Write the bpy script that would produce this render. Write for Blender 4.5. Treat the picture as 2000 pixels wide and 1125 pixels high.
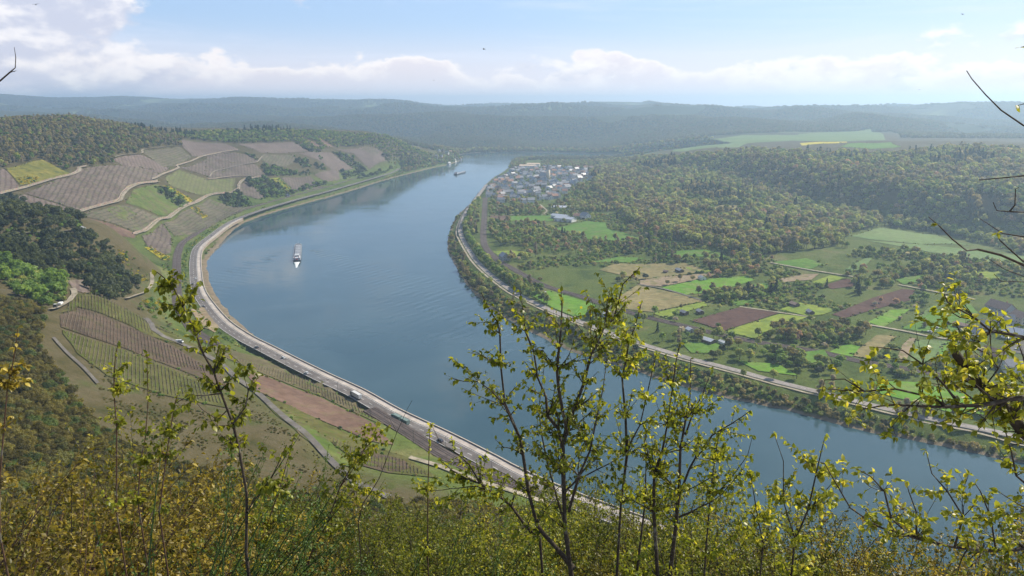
import bpy, bmesh, math, random
import numpy as np
from mathutils import Vector, Matrix

for _o in list(bpy.data.objects): bpy.data.objects.remove(_o)
SC = bpy.context.scene
COL = SC.collection
R = math.radians

# ------------------------------------------------------------------ camera
CAM_H, FPX = 200.0, 1450.0                 # metres above the river, focal length in px of a 2000 px wide frame
PITCH = math.atan(362.5 / FPX)
cd = bpy.data.cameras.new('camera'); cam = bpy.data.objects.new('camera', cd); COL.objects.link(cam)
cam.location = (0, 0, CAM_H); cam.rotation_euler = (math.pi / 2 - PITCH, 0, 0)
cd.sensor_width = 36; cd.lens = 36 * FPX / 2000; cd.clip_start = 0.1; cd.clip_end = 60000
SC.camera = cam

# ------------------------------------------------------------------ sun, sky, exposure
SUN_EL, SUN_AZ = R(40), R(58)             # azimuth clockwise from the view direction (+Y): to the right and ahead
sd_ = bpy.data.lights.new('sun', 'SUN'); sun = bpy.data.objects.new('sun', sd_); COL.objects.link(sun)
sd_.energy = 5.0; sd_.angle = R(0.6); sd_.color = (1.0, 0.905, 0.75)
sdir = Vector((math.sin(SUN_AZ) * math.cos(SUN_EL), math.cos(SUN_AZ) * math.cos(SUN_EL), math.sin(SUN_EL)))
sun.rotation_euler = sdir.to_track_quat('Z', 'Y').to_euler()
sun.location = (400, 300, 600)
SC.view_settings.view_transform = 'Standard'; SC.view_settings.look = 'None'
SC.view_settings.gamma = 1; SC.view_settings.use_curve_mapping = False
SC.view_settings.exposure = 0.56
SC.render.engine = 'CYCLES'
SC.cycles.use_denoising = True
SC.cycles.max_bounces = 6; SC.cycles.diffuse_bounces = 2; SC.cycles.glossy_bounces = 2
SC.cycles.transmission_bounces = 4; SC.cycles.volume_bounces = 0; SC.cycles.transparent_max_bounces = 6
SC.cycles.use_adaptive_sampling = True; SC.cycles.adaptive_threshold = 0.015
SC.cycles.caustics_reflective = False; SC.cycles.caustics_refractive = False

class NT:
    """short node-tree builder"""
    def __init__(s, tree): s.t = tree; s.t.nodes.clear()
    def n(s, typ, **kw):
        nd = s.t.nodes.new(typ)
        for k, v in kw.items():
            if k[0] == 'i' and k[1:].isdigit(): s.put(nd.inputs[int(k[1:])], v)
            elif k.startswith('in_'):
                s.put(nd.inputs[k[3:].replace('_', ' ')], v)
            else: setattr(nd, k, v)
        return nd
    def put(s, sock, v):
        if isinstance(v, bpy.types.NodeSocket): s.t.links.new(v, sock)
        elif isinstance(v, bpy.types.Node): s.t.links.new(v.outputs[0], sock)
        else: sock.default_value = v
    def math(s, op, a, b=0.0, c=0.0, clamp=False):
        nd = s.n('ShaderNodeMath', operation=op, i0=a, i1=b, i2=c); nd.use_clamp = clamp; return nd.outputs[0]
    def mix(s, f, a, b, mode='MIX'):
        nd = s.t.nodes.new('ShaderNodeMix'); nd.data_type = 'RGBA'; nd.blend_type = mode
        s.put(nd.inputs[0], f); s.put(nd.inputs[6], a); s.put(nd.inputs[7], b); return nd.outputs[2]
    def ramp(s, f, stops, interp='LINEAR'):
        nd = s.t.nodes.new('ShaderNodeValToRGB'); nd.color_ramp.interpolation = interp
        el = nd.color_ramp.elements
        while len(el) < len(stops): el.new(0.5)
        for e, (p, c) in zip(el, stops):
            e.position = p; e.color = c if len(c) == 4 else (*c, 1)
        s.put(nd.inputs[0], f); return nd.outputs[0]
    def sstep(s, v, lo, hi):
        nd = s.n('ShaderNodeMapRange', interpolation_type='SMOOTHSTEP')
        s.put(nd.inputs[0], v); nd.inputs[1].default_value = lo; nd.inputs[2].default_value = hi
        nd.inputs[3].default_value = 0; nd.inputs[4].default_value = 1; return nd.outputs[0]
    def noise(s, vec, scale, detail=3, rough=0.55, dist=0.0):
        nd = s.n('ShaderNodeTexNoise'); s.put(nd.inputs['Vector'], vec)
        nd.inputs['Scale'].default_value = scale; nd.inputs['Detail'].default_value = detail
        nd.inputs['Roughness'].default_value = rough; nd.inputs['Distortion'].default_value = dist
        return nd.outputs[0]

W = bpy.data.worlds.new('World'); SC.world = W; W.use_nodes = True
w = NT(W.node_tree)
sky = w.n('ShaderNodeTexSky', sky_type='NISHITA', sun_disc=False)
sky.sun_elevation = SUN_EL; sky.sun_rotation = SUN_AZ
sky.altitude = 250; sky.air_density = 1.0; sky.dust_density = 0.8; sky.ozone_density = 1.5
tc = w.n('ShaderNodeTexCoord'); sep = w.n('ShaderNodeSeparateXYZ', i0=tc.outputs['Generated'])
X, Y, Z = sep.outputs
AZ = w.math('ARCTAN2', X, Y); EL = w.math('ARCSINE', Z)
# a bank of cumulus low over the horizon: lumpy tops, bases lost in the haze
cv = w.n('ShaderNodeCombineXYZ', i0=AZ, i1=w.math('MULTIPLY', EL, 1.7), i2=0.37)
nL = w.noise(cv, 4.2, 2, 0.5); nM = w.noise(cv, 17.0, 8, 0.58, 0.1)
top = w.math('ADD', w.math('MULTIPLY_ADD', w.math('SUBTRACT', nL, 0.5), 0.11, 0.060), w.math('MULTIPLY', w.math('SUBTRACT', nM, 0.5), 0.075))
dep = w.math('SUBTRACT', top, EL)
bank = w.math('MULTIPLY', w.sstep(dep, 0.0, 0.010), w.math('MULTIPLY_ADD', w.sstep(EL, 0.0, 0.045), 0.80, 0.12))
bankc = w.mix(w.sstep(w.math('ADD', dep, w.math('MULTIPLY', w.math('SUBTRACT', nM, 0.5), 0.03)), 0.004, 0.030), (8.0, 7.4, 7.1, 1), (6.2, 5.75, 6.1, 1))
# scattered puffs and a larger grey heap to the left
lefty = w.math('MULTIPLY', w.math('SUBTRACT', 1.0, w.sstep(AZ, -0.56, -0.30)), w.math('SUBTRACT', 1.0, w.sstep(EL, 0.20, 0.40)))
cvp = w.n('ShaderNodeCombineXYZ', i0=AZ, i1=w.math('MULTIPLY', EL, 1.9), i2=2.11)
nP = w.noise(cvp, 9.0, 8, 0.55, 0.1); nP2 = w.noise(cvp, 4.0, 2, 0.5)
dens = w.math('ADD', w.math('ADD', nP, w.math('MULTIPLY', w.math('SUBTRACT', nP2, 0.5), 0.5)), w.math('MULTIPLY', lefty, 0.22))
puff = w.math('MULTIPLY', w.sstep(dens, 0.62, 0.72), 0.85)
cvq = w.n('ShaderNodeCombineXYZ', i0=w.math('ADD', AZ, 0.008), i1=w.math('MULTIPLY', w.math('ADD', EL, 0.012), 1.9), i2=2.11)
lit = w.sstep(w.math('SUBTRACT', nP, w.noise(cvq, 9.0, 6, 0.55, 0.1)), -0.06, 0.10)
puffc = w.mix(lit, (4.7, 4.75, 5.6, 1), (7.6, 7.2, 7.1, 1))
# thin high cirrus streaks and milky air towards the horizon
cv3 = w.n('ShaderNodeCombineXYZ', i0=w.math('ADD', AZ, w.math('MULTIPLY', EL, 1.6)), i1=w.math('MULTIPLY', EL, 9.0), i2=1.7)
cir = w.math('MULTIPLY', w.sstep(w.noise(cv3, 2.6, 6, 0.62, 0.8), 0.47, 0.80), 0.6)
base = w.mix(w.math('MULTIPLY_ADD', w.math('SUBTRACT', 1.0, w.sstep(EL, 0.10, 0.9)), 0.62, 0.0), sky, (2.75, 4.05, 6.5, 1))
base = w.mix(w.math('MULTIPLY', w.math('SUBTRACT', 1.0, w.sstep(EL, 0.0, 0.105)), 0.92), base, (7.0, 6.35, 6.7, 1))
base = w.mix(cir, base, (5.9, 6.2, 7.2, 1))
full = w.mix(puff, w.mix(bank, base, bankc), puffc)
bg = w.n('ShaderNodeBackground', i0=full, i1=0.105)
out = w.n('ShaderNodeOutputWorld'); W.node_tree.links.new(bg.outputs[0], out.inputs[0])

# ------------------------------------------------------------------ projection helpers
cP, sP = math.cos(PITCH), math.sin(PITCH)
def ray(px, py):
    u = (px - 1000) / FPX; v = (562.5 - py) / FPX
    return u, cP + v * sP, -sP + v * cP
def at_z(px, py, z):
    d = ray(px, py); t = (z - CAM_H) / d[2]; return d[0] * t, d[1] * t
def at_y(px, py, y):
    d = ray(px, py); t = y / d[1]; return d[0] * t, y, CAM_H + d[2] * t

def vnoise(x, y, seed=0):
    x = np.asarray(x, float); y = np.asarray(y, float)
    xi = np.floor(x).astype(np.int64); yi = np.floor(y).astype(np.int64)
    fx = x - xi; fy = y - yi; fx = fx * fx * (3 - 2 * fx); fy = fy * fy * (3 - 2 * fy)
    def h(a, b):
        n = (a * 374761393 + b * 668265263 + seed * 974634777) & 0x7fffffff
        n = ((n ^ (n >> 13)) * 1274126177) & 0x7fffffff
        return ((n ^ (n >> 16)) & 0xffff) / 65535.0
    return (h(xi, yi) * (1 - fx) + h(xi + 1, yi) * fx) * (1 - fy) + (h(xi, yi + 1) * (1 - fx) + h(xi + 1, yi + 1) * fx) * fy
def fbm(x, y, seed=0, oct=4):
    s = 0; a = 0.5
    for i in range(oct): s = s + a * (vnoise(x * 2**i, y * 2**i, seed + i) - 0.5); a *= 0.5
    return s

def seg_dist(px, py, line):
    """distance of points to a polyline (n,2)"""
    d = np.full(px.shape, 1e9)
    for (x0, y0), (x1, y1) in zip(line[:-1], line[1:]):
        vx, vy = x1 - x0, y1 - y0; L = vx * vx + vy * vy + 1e-9
        t = np.clip(((px - x0) * vx + (py - y0) * vy) / L, 0, 1)
        d = np.minimum(d, (px - x0 - t * vx) ** 2 + (py - y0 - t * vy) ** 2)
    return np.sqrt(d)
def inside(px, py, poly):
    r = np.zeros(np.shape(px), bool); n = len(poly)
    for i in range(n):
        x0, y0 = poly[i]; x1, y1 = poly[(i + 1) % n]
        if y0 == y1: continue
        c = ((y0 > py) != (y1 > py)) & (px < (x1 - x0) * (py - y0) / (y1 - y0) + x0)
        r ^= c
    return r
def smooth_line(pts, step):
    """Catmull-Rom resampling of a 2-D/3-D polyline at about the given step"""
    P = [np.array(p, float) for p in pts]
    P = [2 * P[0] - P[1]] + P + [2 * P[-1] - P[-2]]
    out = []
    for i in range(1, len(P) - 2):
        a, b, c, d = P[i - 1:i + 3]
        n = max(1, int(np.linalg.norm((c - b)[:2]) / step))
        for k in range(n):
            t = k / n
            out.append(0.5 * (2 * b + (c - a) * t + (2 * a - 5 * b + 4 * c - d) * t * t + (3 * b - a - 3 * c + d) * t**3))
    out.append(P[-2]); return np.array(out)

# ------------------------------------------------------------------ plan of the valley (world metres)
ROAD_PX = [(762,338),(712,353),(650,371),(575,391),(505,412),(450,434),(410,462),(385,483),(378,505),(378,535),(382,565),(395,590),(428,630),(470,660),(510,681),(560,707),(622,738),(690,770),(760,810),(860,858),(950,905),(1000,932),(1122,985)]
ROAD_Z = 9.0
ROAD_L = [at_z(*p, ROAD_Z) for p in ROAD_PX]
ROAD_L = smooth_line([(-335, 2250)] + ROAD_L + [(90, 283), (190, 205), (330, 120)], 9)
SHORE_L = [at_z(*p, 0) for p in [(908,311),(880,321),(850,327),(800,340),(760,350),(680,375),(600,397),(520,420),(470,440),(445,462),(425,485),(408,505),(405,525),(412,555),(430,585),(452,615),(480,640)]]
# further down the shore follows the river wall beside the road
def off_line(line, d):
    t = np.gradient(line[:, :2], axis=0); t /= np.linalg.norm(t, axis=1)[:, None] + 1e-9
    return line[:, :2] + np.stack([-t[:, 1], t[:, 0]], 1) * d
WALL_L = off_line(ROAD_L, 9.5)             # outer face of the river wall (road runs towards the camera: left of travel is the river)
k0 = int(np.argmin(np.hypot(WALL_L[:, 0] - at_z(520, 672, 0)[0], WALL_L[:, 1] - at_z(520, 672, 0)[1])))
WALL_SHORE = [tuple(p) for p in WALL_L[k0 + 4::4]]
SHORE_R = [at_z(*p, 0) for p in [(1004,314),(990,330),(960,350),(940,370),(915,400),(895,420),(878,450),(875,480),(880,500),(895,530),(915,560),(945,590),(985,620),(1040,650),(1100,680),(1180,705),(1270,735),(1350,760),(1450,785),(1550,805),(1650,835),(1750,855),(1850,875),(1950,895),(2050,915)]]
SHORE_R = [(700, 2560), (420, 2700), (200, 2770), (60, 2740)] + SHORE_R + [(420, 310), (620, 200)]
FAR_SHORE = [(-169, 2701), (-215, 2850), (-190, 3010), (-80, 3120), (120, 3110), (380, 2990), (700, 2750)]
RIVER = [tuple(p) for p in smooth_line(SHORE_R[::-1], 20)] + [tuple(p) for p in smooth_line(FAR_SHORE[::-1], 40)] + \
        [tuple(p) for p in smooth_line(SHORE_L, 20)] + WALL_SHORE + [(330, 131), (620, 0)]
RAILL_PX = [(700,346),(640,364),(560,385),(490,405),(440,420),(412,437),(382,457),(357,474),(347,496),(345,525),(345,562),(348,595),(360,617),(378,645),(407,665),(440,684)]
RAIL_L = smooth_line([at_z(*p, 11.5) for p in RAILL_PX], 9)
RAILL2_PX = [(722,799),(790,840),(875,893),(950,926),(1012,950),(1060,972)]
RAIL_L2 = smooth_line([at_z(*p, 11.5) for p in RAILL2_PX], 9)
ROADR_PX = [(950,361),(932,385),(912,412),(900,442),(902,462),(917,490),(935,515),(962,540),(995,565),(1025,582),(1062,600),(1087,611),(1150,635),(1200,654),(1240,668),(1295,685),(1345,700),(1428,721),(1522,747),(1579,761),(1629,773),(1728,798),(1835,822),(1945,844),(1989,854),(2080,872)]
ROAD_R = smooth_line([at_z(*p, 7.0) for p in ROADR_PX], 10)
RAILR_PX = [(948,386),(947,400),(946,425),(944,462),(950,485),(975,510),(1005,527),(1040,547),(1075,562),(1137,580),(1187,597),(1250,616),(1350,640),(1412,655),(1500,672),(1600,687),(1675,705),(1750,717),(1850,735),(2050,770)]
RAIL_R = smooth_line([at_z(*p, 9.0) for p in RAILR_PX], 10)

# ------------------------------------------------------------------ terrain control points
CP = []
def cy(px, py, y, dz=0): x, yy, z = at_y(px, py, y); CP.append((x, yy, z + dz))
def cz(px, py, z): x, y = at_z(px, py, z); CP.append((x, y, z))
def cw(*p): CP.append(p)
# crest of the vineyard hill across the bend, with land falling away behind it
for px, py, y in [(-250,240,1150),(-120,236,1230),(0,238,1300),(60,240,1360),(150,234,1450),(240,248,1580),(330,264,1700),(400,262,1820),(500,258,1950),(580,256,2060),(640,262,2150),(700,266,2230),(760,273,2300),(800,290,2370),(835,306,2420)]:
    cy(px, py, y)
    x, yy, z = at_y(px, py, y)
    cw(x * 1.28 - 40, yy * 1.28 + 60, z - 22); cw(x * 1.6 - 80, yy * 1.6 + 100, z - 45)
# slope of that hill between its foot (railway) and crest
crest = [(-120,236,1230),(0,238,1300),(150,234,1450),(240,248,1580),(400,262,1820),(500,258,1950),(640,262,2150),(760,273,2300)]
foot = [(-470,830),(-455,900),(-480,1010),(-500,1120),(-515,1300),(-505,1400),(-445,1720),(-390,2010)]
for (c, f) in zip(crest, foot):
    x1, y1, z1 = at_y(*c)
    for fr, zf in [(0.0, 0.0), (0.16, 0.22), (0.36, 0.47), (0.6, 0.72), (0.8, 0.88)]:
        cw(f[0] + (x1 - f[0]) * fr, f[1] + (y1 - f[1]) * fr, 14 + (z1 - 14) * zf)
# the side gully with dark scrub, and the near spur with the tractor track
for px, py, y in [(60,420,640),(150,470,640),(40,500,560),(220,545,600),(100,540,520),(280,500,720),(210,440,760),(-120,470,560),(-150,380,800),
                  (115,597,440),(200,580,470),(30,600,400),(350,665,470),(300,640,500),(240,640,440),(450,760,400),(700,900,340),(560,840,340),(300,780,340),(150,700,360),
                  (400,950,250),(50,800,270),(250,1000,180),(700,1000,240),(850,960,290),(1000,1010,290),(-150,640,330),(-250,800,240)]:
    cy(px, py, y)
# steep scrub slope right below the viewpoint
for az, k in [(-58,0.60),(-42,0.62),(-25,0.66),(-8,0.70),(10,0.72),(27,0.73),(44,0.73),(58,0.70)]:
    for r in (0.8, 2, 4, 8, 15, 30, 60): cw(math.sin(R(az)) * r, math.cos(R(az)) * r, 198.2 - k * r)
for az, r, z in [(-58,120,138),(-42,120,130),(-25,120,122),(-8,110,121),(-8,170,86),(10,110,119),(10,170,80),(10,230,48),(27,110,118),(27,170,76),(27,225,40),(44,110,118),(44,170,72),(44,215,38),(58,110,120),(58,170,76),(58,210,45)]:
    cw(math.sin(R(az)) * r, math.cos(R(az)) * r, z)
# road level, both banks
for i in range(0, len(ROAD_L), 6): cw(ROAD_L[i, 0], ROAD_L[i, 1], ROAD_Z)
for i in range(0, len(RAIL_L), 8): cw(RAIL_L[i, 0], RAIL_L[i, 1], 11.5)
for i in range(0, len(RAIL_L2), 8): cw(RAIL_L2[i, 0], RAIL_L2[i, 1], 11.5)
for i in range(0, len(ROAD_R), 8): cw(ROAD_R[i, 0], ROAD_R[i, 1], 7)
for i in range(0, len(RAIL_R), 8): cw(RAIL_R[i, 0], RAIL_R[i, 1], 9)
for p in SHORE_R[5:-2:2]: cw(p[0], p[1], 3.0)
# river mid-line keeps the sheet low between the banks
for x, y in [(-250,2000),(-230,1600),(-270,1300),(-260,1000),(-170,750),(-60,560),(60,430),(180,340),(300,250),(-60,2500),(-90,2900),(200,2880)]: cw(x, y, 2)
# valley floor on the right bank
for px, py, z in [(1100,400,10),(1200,400,14),(1000,440,10),(1150,470,11),(1300,450,24),(1250,520,12),(1400,560,13),(1400,620,11),(1550,560,16),(1550,640,11),(1700,600,14),(1700,540,20),(1850,620,14),(1900,680,12),(2000,640,15),(2150,620,18),
                  (1400,480,24),(1500,490,24),(1620,500,25),(1800,520,26),(1950,540,26),(2150,520,32),(1020,365,8),(1120,350,18),(1040,335,8),(1180,370,22)]:
    cz(px, py, z)
# wooded foothill and its plateau
for px, py, y in [(1200,360,1600),(1300,400,1300),(1420,430,1120),(1550,430,1120),(1700,450,1010),(1850,462,960),(2000,485,900),(2150,500,840),
                  (1300,345,1750),(1450,352,1560),(1600,398,1300),(1750,432,1130),(1900,462,1010),
                  (1460,335,1640),(1620,370,1400),(1770,400,1230),(1900,425,1110),(2050,440,1030),
                  (1330,297,2150),(1460,284,2150),(1600,286,1950),(1720,288,1850),(1850,278,1800),(2000,284,1600),(2150,300,1450),
                  (1150,330,2150),(1220,325,2050),(1250,300,2500),(1180,310,2600),
                  (1350,270,2800),(1500,262,2900),(1650,258,2900),(1780,268,2500),(1950,270,2400)]:
    cy(px, py, y, -9)
# far hills
for px, py, y in [(860,285,3500),(920,280,3500),(1000,287,3450),(1080,292,3400),(1180,290,3300),(960,250,4100),(860,245,4000),(1050,255,4000),(1200,250,3900),(1350,245,3800),
                  (760,262,3700),(830,232,4600),(700,232,5200),(950,228,4900),(1100,230,4800),(1250,232,4500),(1450,238,4300),(1600,240,4200),(1750,246,3900),(1900,252,3600),(2050,262,3400),
                  (780,210,5600),(840,206,5800),(900,209,6000),(1000,206,6200),(1120,204,6200),(1200,208,6000),(1320,212,5500),(1450,216,5200),(1600,220,5000),(1700,225,4900),(1800,230,4700),(1900,233,4600),(2000,230,4600),(2200,236,4400),
                  (600,240,5300),(450,236,5300),(300,230,5200),(100,225,5200),(-100,225,5000),
                  (700,204,7600),(600,198,7800),(480,197,7800),(380,198,7800),(250,195,7600),(120,192,7400),(0,186,7200),(-150,184,7000),(-350,186,6500)]:
    cy(px, py, y)
for az in range(-60, 61, 12): cw(math.sin(R(az)) * 11000, math.cos(R(az)) * 11000, 120); cw(math.sin(R(az)) * 16000, math.cos(R(az)) * 16000, 60)
CP = np.array(CP)
def lp(x, y):
    r = np.hypot(x, y) + 4.0
    return np.log(r), np.arctan2(x, y)
cl, ca = lp(CP[:, 0], CP[:, 1])
def kern(l, a):
    d2 = (l[:, None] - cl[None]) ** 2 + (a[:, None] - ca[None]) ** 2
    return np.sqrt(d2 + 0.02 ** 2)
_A = kern(cl, ca); n_ = len(CP)
_M = np.zeros((n_ + 3, n_ + 3)); _M[:n_, :n_] = _A - np.eye(n_) * 0.002
_M[:n_, n_] = 1; _M[:n_, n_ + 1] = cl; _M[:n_, n_ + 2] = ca; _M[n_:, :n_] = _M[:n_, n_:].T
WRBF = np.linalg.solve(_M, np.concatenate([CP[:, 2], [0, 0, 0]]))
def rbf(x, y):
    l, a = lp(x, y); o = np.empty(len(l))
    for i in range(0, len(l), 40000):
        s = slice(i, i + 40000)
        o[s] = kern(l[s], a[s]) @ WRBF[:n_] + WRBF[n_] + WRBF[n_ + 1] * l[s] + WRBF[n_ + 2] * a[s]
    return o
def ss(v, a, b):
    t = np.clip((v - a) / (b - a), 0, 1); return t * t * (3 - 2 * t)
NA, NR = 640, 660
AZ0, AZ1, R0, R1 = R(-58), R(58), 0.8, 15000.0
azs = np.linspace(AZ0, AZ1, NA); rs = np.exp(np.linspace(math.log(R0), math.log(R1), NR))
STEP_L = [at_y(px, py, yy)[:2] for px, py, yy in [(1330,330,1900),(1430,340,1700),(1560,375,1430),(1700,408,1270),(1850,436,1130),(2000,455,1040),(2200,480,950)]]
def hill_step(x, y):
    """steep rise of the main wooded hill behind its foothill"""
    d = seg_dist(x, y, STEP_L); xs_ = np.array([p[0] for p in STEP_L]); ys_ = np.array([p[1] for p in STEP_L])
    yl = np.interp(x, xs_, ys_); w_ = ss(x, xs_[0] - 150, xs_[0] + 200)
    d = np.where(y > yl, d, -d); return w_ * (30 * ss(d, -8, 48) * (1 - ss(d, 60, 520)) - 10 * ss(d, -130, -15) * (1 - ss(d, -15, 10)))
def terrain_fn(x, y):
    sh = x.shape; x = x.ravel(); y = y.ravel(); r = np.hypot(x, y)
    z = rbf(x, y)
    z = z + fbm(x / 560, y / 560, 3, 4) * 75 * ss(r, 2900, 4400) + fbm(x / 1700, y / 1700, 9, 4) * 130 * ss(r, 3300, 5200)
    z = z + fbm(x / 230, y / 230, 17, 3) * 34 * ss(z, 34, 70) * ss(x, 150, 400) * ss(r, 1000, 1400) * (1 - ss(r, 2300, 2900))
    z = z + (0.16 - np.abs(fbm(x / 1250 + 3.3, y / 1250, 63, 3))) * 260 * ss(r, 3000, 4000) * (1 - 0.6 * ss(r, 6000, 8000)) - 14 * ss(r, 3000, 4000)
    z = z + 30 * np.sin((y + 900 * fbm(x / 1100, y / 1100, 77, 3) + x * 0.35) * 2 * math.pi / 980) * ss(r, 3200, 4000) * (1 - ss(r, 7200, 8200))
    z = z + hill_step(x, y)
    z = z + fbm(x / 60, y / 60, 5, 3) * 3.0 * ss(z, 20, 60) + fbm(x / 9, y / 9, 6, 2) * 0.5 * (1 - ss(r, 30, 300))
    z = np.maximum(z, 3.2 + 0.0 * z)
    near = r < 4500
    xs, ys, zs = x[near], y[near], z[near]
    for line, lev, w0, w1 in [(ROAD_R, 7.0, 5.5, 14), (RAIL_R, 9.0, 6, 16), (RAIL_L, 11.5, 6, 12), (RAIL_L2, 11.5, 5, 9), (ROAD_L, ROAD_Z, 9.8, 15)]:
        d = seg_dist(xs, ys, line[::2] if len(line) > 40 else line)
        k = 1 - ss(d, w0, w1); zs = zs * (1 - k) + lev * k
    # river bed and banks
    dr = seg_dist(xs, ys, RIVER + [RIVER[0]]); ins = inside(xs, ys, RIVER)
    dr = np.where(ins, -dr, dr)
    wob = fbm(xs / 14, ys / 14, 12, 3) * 7
    onwall = seg_dist(xs, ys, [tuple(p) for p in WALL_L[k0:]]) < 13
    dr2 = np.where(onwall, dr, dr + wob)
    beach = np.where(onwall, 40.0, np.where(xs < -150, 0.14, 0.30))
    dr2 = np.where(onwall, dr2 - 3.0, dr2)
    low = np.where(dr2 < 0, np.maximum(-6, dr2 * np.where(onwall, 8.0, 0.35)), dr2 * beach)
    zs = np.minimum(zs, np.where(dr2 < 30, low + np.where(dr2 > 14, (dr2 - 14) * 1.0, 0), 1e9))
    z[near] = zs
    return z.reshape(sh)
AA, RR = np.meshgrid(azs, rs)
TX, TY = np.sin(AA) * RR, np.cos(AA) * RR
TZ = terrain_fn(TX, TY)
def tz(x, y):
    """height of the terrain mesh"""
    x = np.atleast_1d(np.asarray(x, float)); y = np.atleast_1d(np.asarray(y, float))
    fa = np.clip((np.arctan2(x, y) - AZ0) / (AZ1 - AZ0) * (NA - 1), 0, NA - 1.001)
    fr = np.clip((np.log(np.maximum(np.hypot(x, y), R0)) - math.log(R0)) / (math.log(R1) - math.log(R0)) * (NR - 1), 0, NR - 1.001)
    ia, ir = fa.astype(int), fr.astype(int); fa -= ia; fr -= ir
    return (TZ[ir, ia] * (1 - fa) + TZ[ir, ia + 1] * fa) * (1 - fr) + (TZ[ir + 1, ia] * (1 - fa) + TZ[ir + 1, ia + 1] * fa) * fr
def tz1(x, y): return float(tz(x, y)[0])
def hit(px, py, tmin=60.0):
    """where the sight line through a photograph pixel meets the terrain"""
    d = ray(px, py); t = np.exp(np.linspace(math.log(tmin), math.log(12000), 3000))
    zz = CAM_H + d[2] * t; g = np.maximum(tz(d[0] * t, d[1] * t), 0.0)
    k = np.nonzero(zz < g)[0]
    if len(k) == 0: return None
    k = k[0]
    if k == 0: return d[0] * t[0], d[1] * t[0], float(g[0])
    a = zz[k - 1] - g[k - 1]; b = g[k] - zz[k]; tt = t[k - 1] + (t[k] - t[k - 1]) * a / (a + b + 1e-9)
    return d[0] * tt, d[1] * tt, CAM_H + d[2] * tt

# ------------------------------------------------------------------ object helpers
def tag(o, label=None, cat=None, group=None, kind=None):
    if label: o['label'] = label
    if cat: o['category'] = cat
    if group: o['group'] = group
    if kind: o['kind'] = kind
    return o
def mk_mesh(name, verts, faces, mats=(), fmat=None, smooth=False):
    me = bpy.data.meshes.new(name)
    verts = np.asarray(verts, np.float32)
    if isinstance(faces, np.ndarray):
        nf, k = faces.shape
        me.vertices.add(len(verts)); me.vertices.foreach_set('co', verts.ravel())
        me.loops.add(nf * k); me.loops.foreach_set('vertex_index', faces.astype(np.int32).ravel())
        me.polygons.add(nf); me.polygons.foreach_set('loop_start', np.arange(0, nf * k, k, dtype=np.int32))
        me.update(calc_edges=True)
    else:
        me.from_pydata([tuple(map(float, v)) for v in verts], [], faces); me.update()
    for m in mats: me.materials.append(m)
    if fmat is not None: me.polygons.foreach_set('material_index', np.asarray(fmat, np.int32))
    if smooth: me.polygons.foreach_set('use_smooth', np.ones(len(me.polygons), bool))
    return me
def add(name, me, parent=None, loc=None, rz=None, col=None):
    o = bpy.data.objects.new(name, me); (col or COL).objects.link(o)
    if parent: o.parent = parent
    if loc is not None: o.location = loc
    if rz is not None: o.rotation_euler = (0, 0, rz)
    return o
def empty(name, loc=(0, 0, 0), rz=0.0, scale=1.0):
    o = bpy.data.objects.new(name, None); COL.objects.link(o)
    o.location = loc; o.rotation_euler = (0, 0, rz); o.scale = (scale,) * 3; o.empty_display_size = 0.5
    return o
def copy_tree(o, parent=None):
    c = o.copy(); COL.objects.link(c); c.parent = parent
    for ch in o.children: copy_tree(ch, c)
    return c

# ------------------------------------------------------------------ materials
def newmat(name):
    m = bpy.data.materials.new(name); m.use_nodes = True
    return m, NT(m.node_tree)
def fin(m, t, color, rough=0.9, bump=None, bstr=0.3, bdist=0.1, spec=0.2, metal=0.0):
    b = t.n('ShaderNodeBsdfPrincipled'); t.put(b.inputs['Base Color'], color)
    t.put(b.inputs['Roughness'], rough); b.inputs['Specular IOR Level'].default_value = spec; b.inputs['Metallic'].default_value = metal
    if bump is not None:
        bn = t.n('ShaderNodeBump'); bn.inputs['Strength'].default_value = bstr; bn.inputs['Distance'].default_value = bdist
        t.put(bn.inputs['Height'], bump); t.t.links.new(bn.outputs[0], b.inputs['Normal'])
    o = t.n('ShaderNodeOutputMaterial'); t.t.links.new(b.outputs[0], o.inputs[0]); return m
def col4(c): return (*c, 1) if len(c) == 3 else c
MC = {}
def plain(name, c, rough=0.7, metal=0.0, spec=0.3, var=0.12, scale=1.5):
    """paint / metal / plaster: base colour with slight mottling"""
    if name in MC: return MC[name]
    m, t = newmat(name); g = t.n('ShaderNodeTexCoord')
    n = t.noise(g.outputs['Object'], scale, 4)
    d = tuple(max(0, v * (1 - var * 2)) for v in c); e = tuple(min(1, v * (1 + var)) for v in c)
    MC[name] = fin(m, t, t.ramp(n, [(0.3, d), (0.7, e)]), rough, metal=metal, spec=spec); return m
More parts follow.
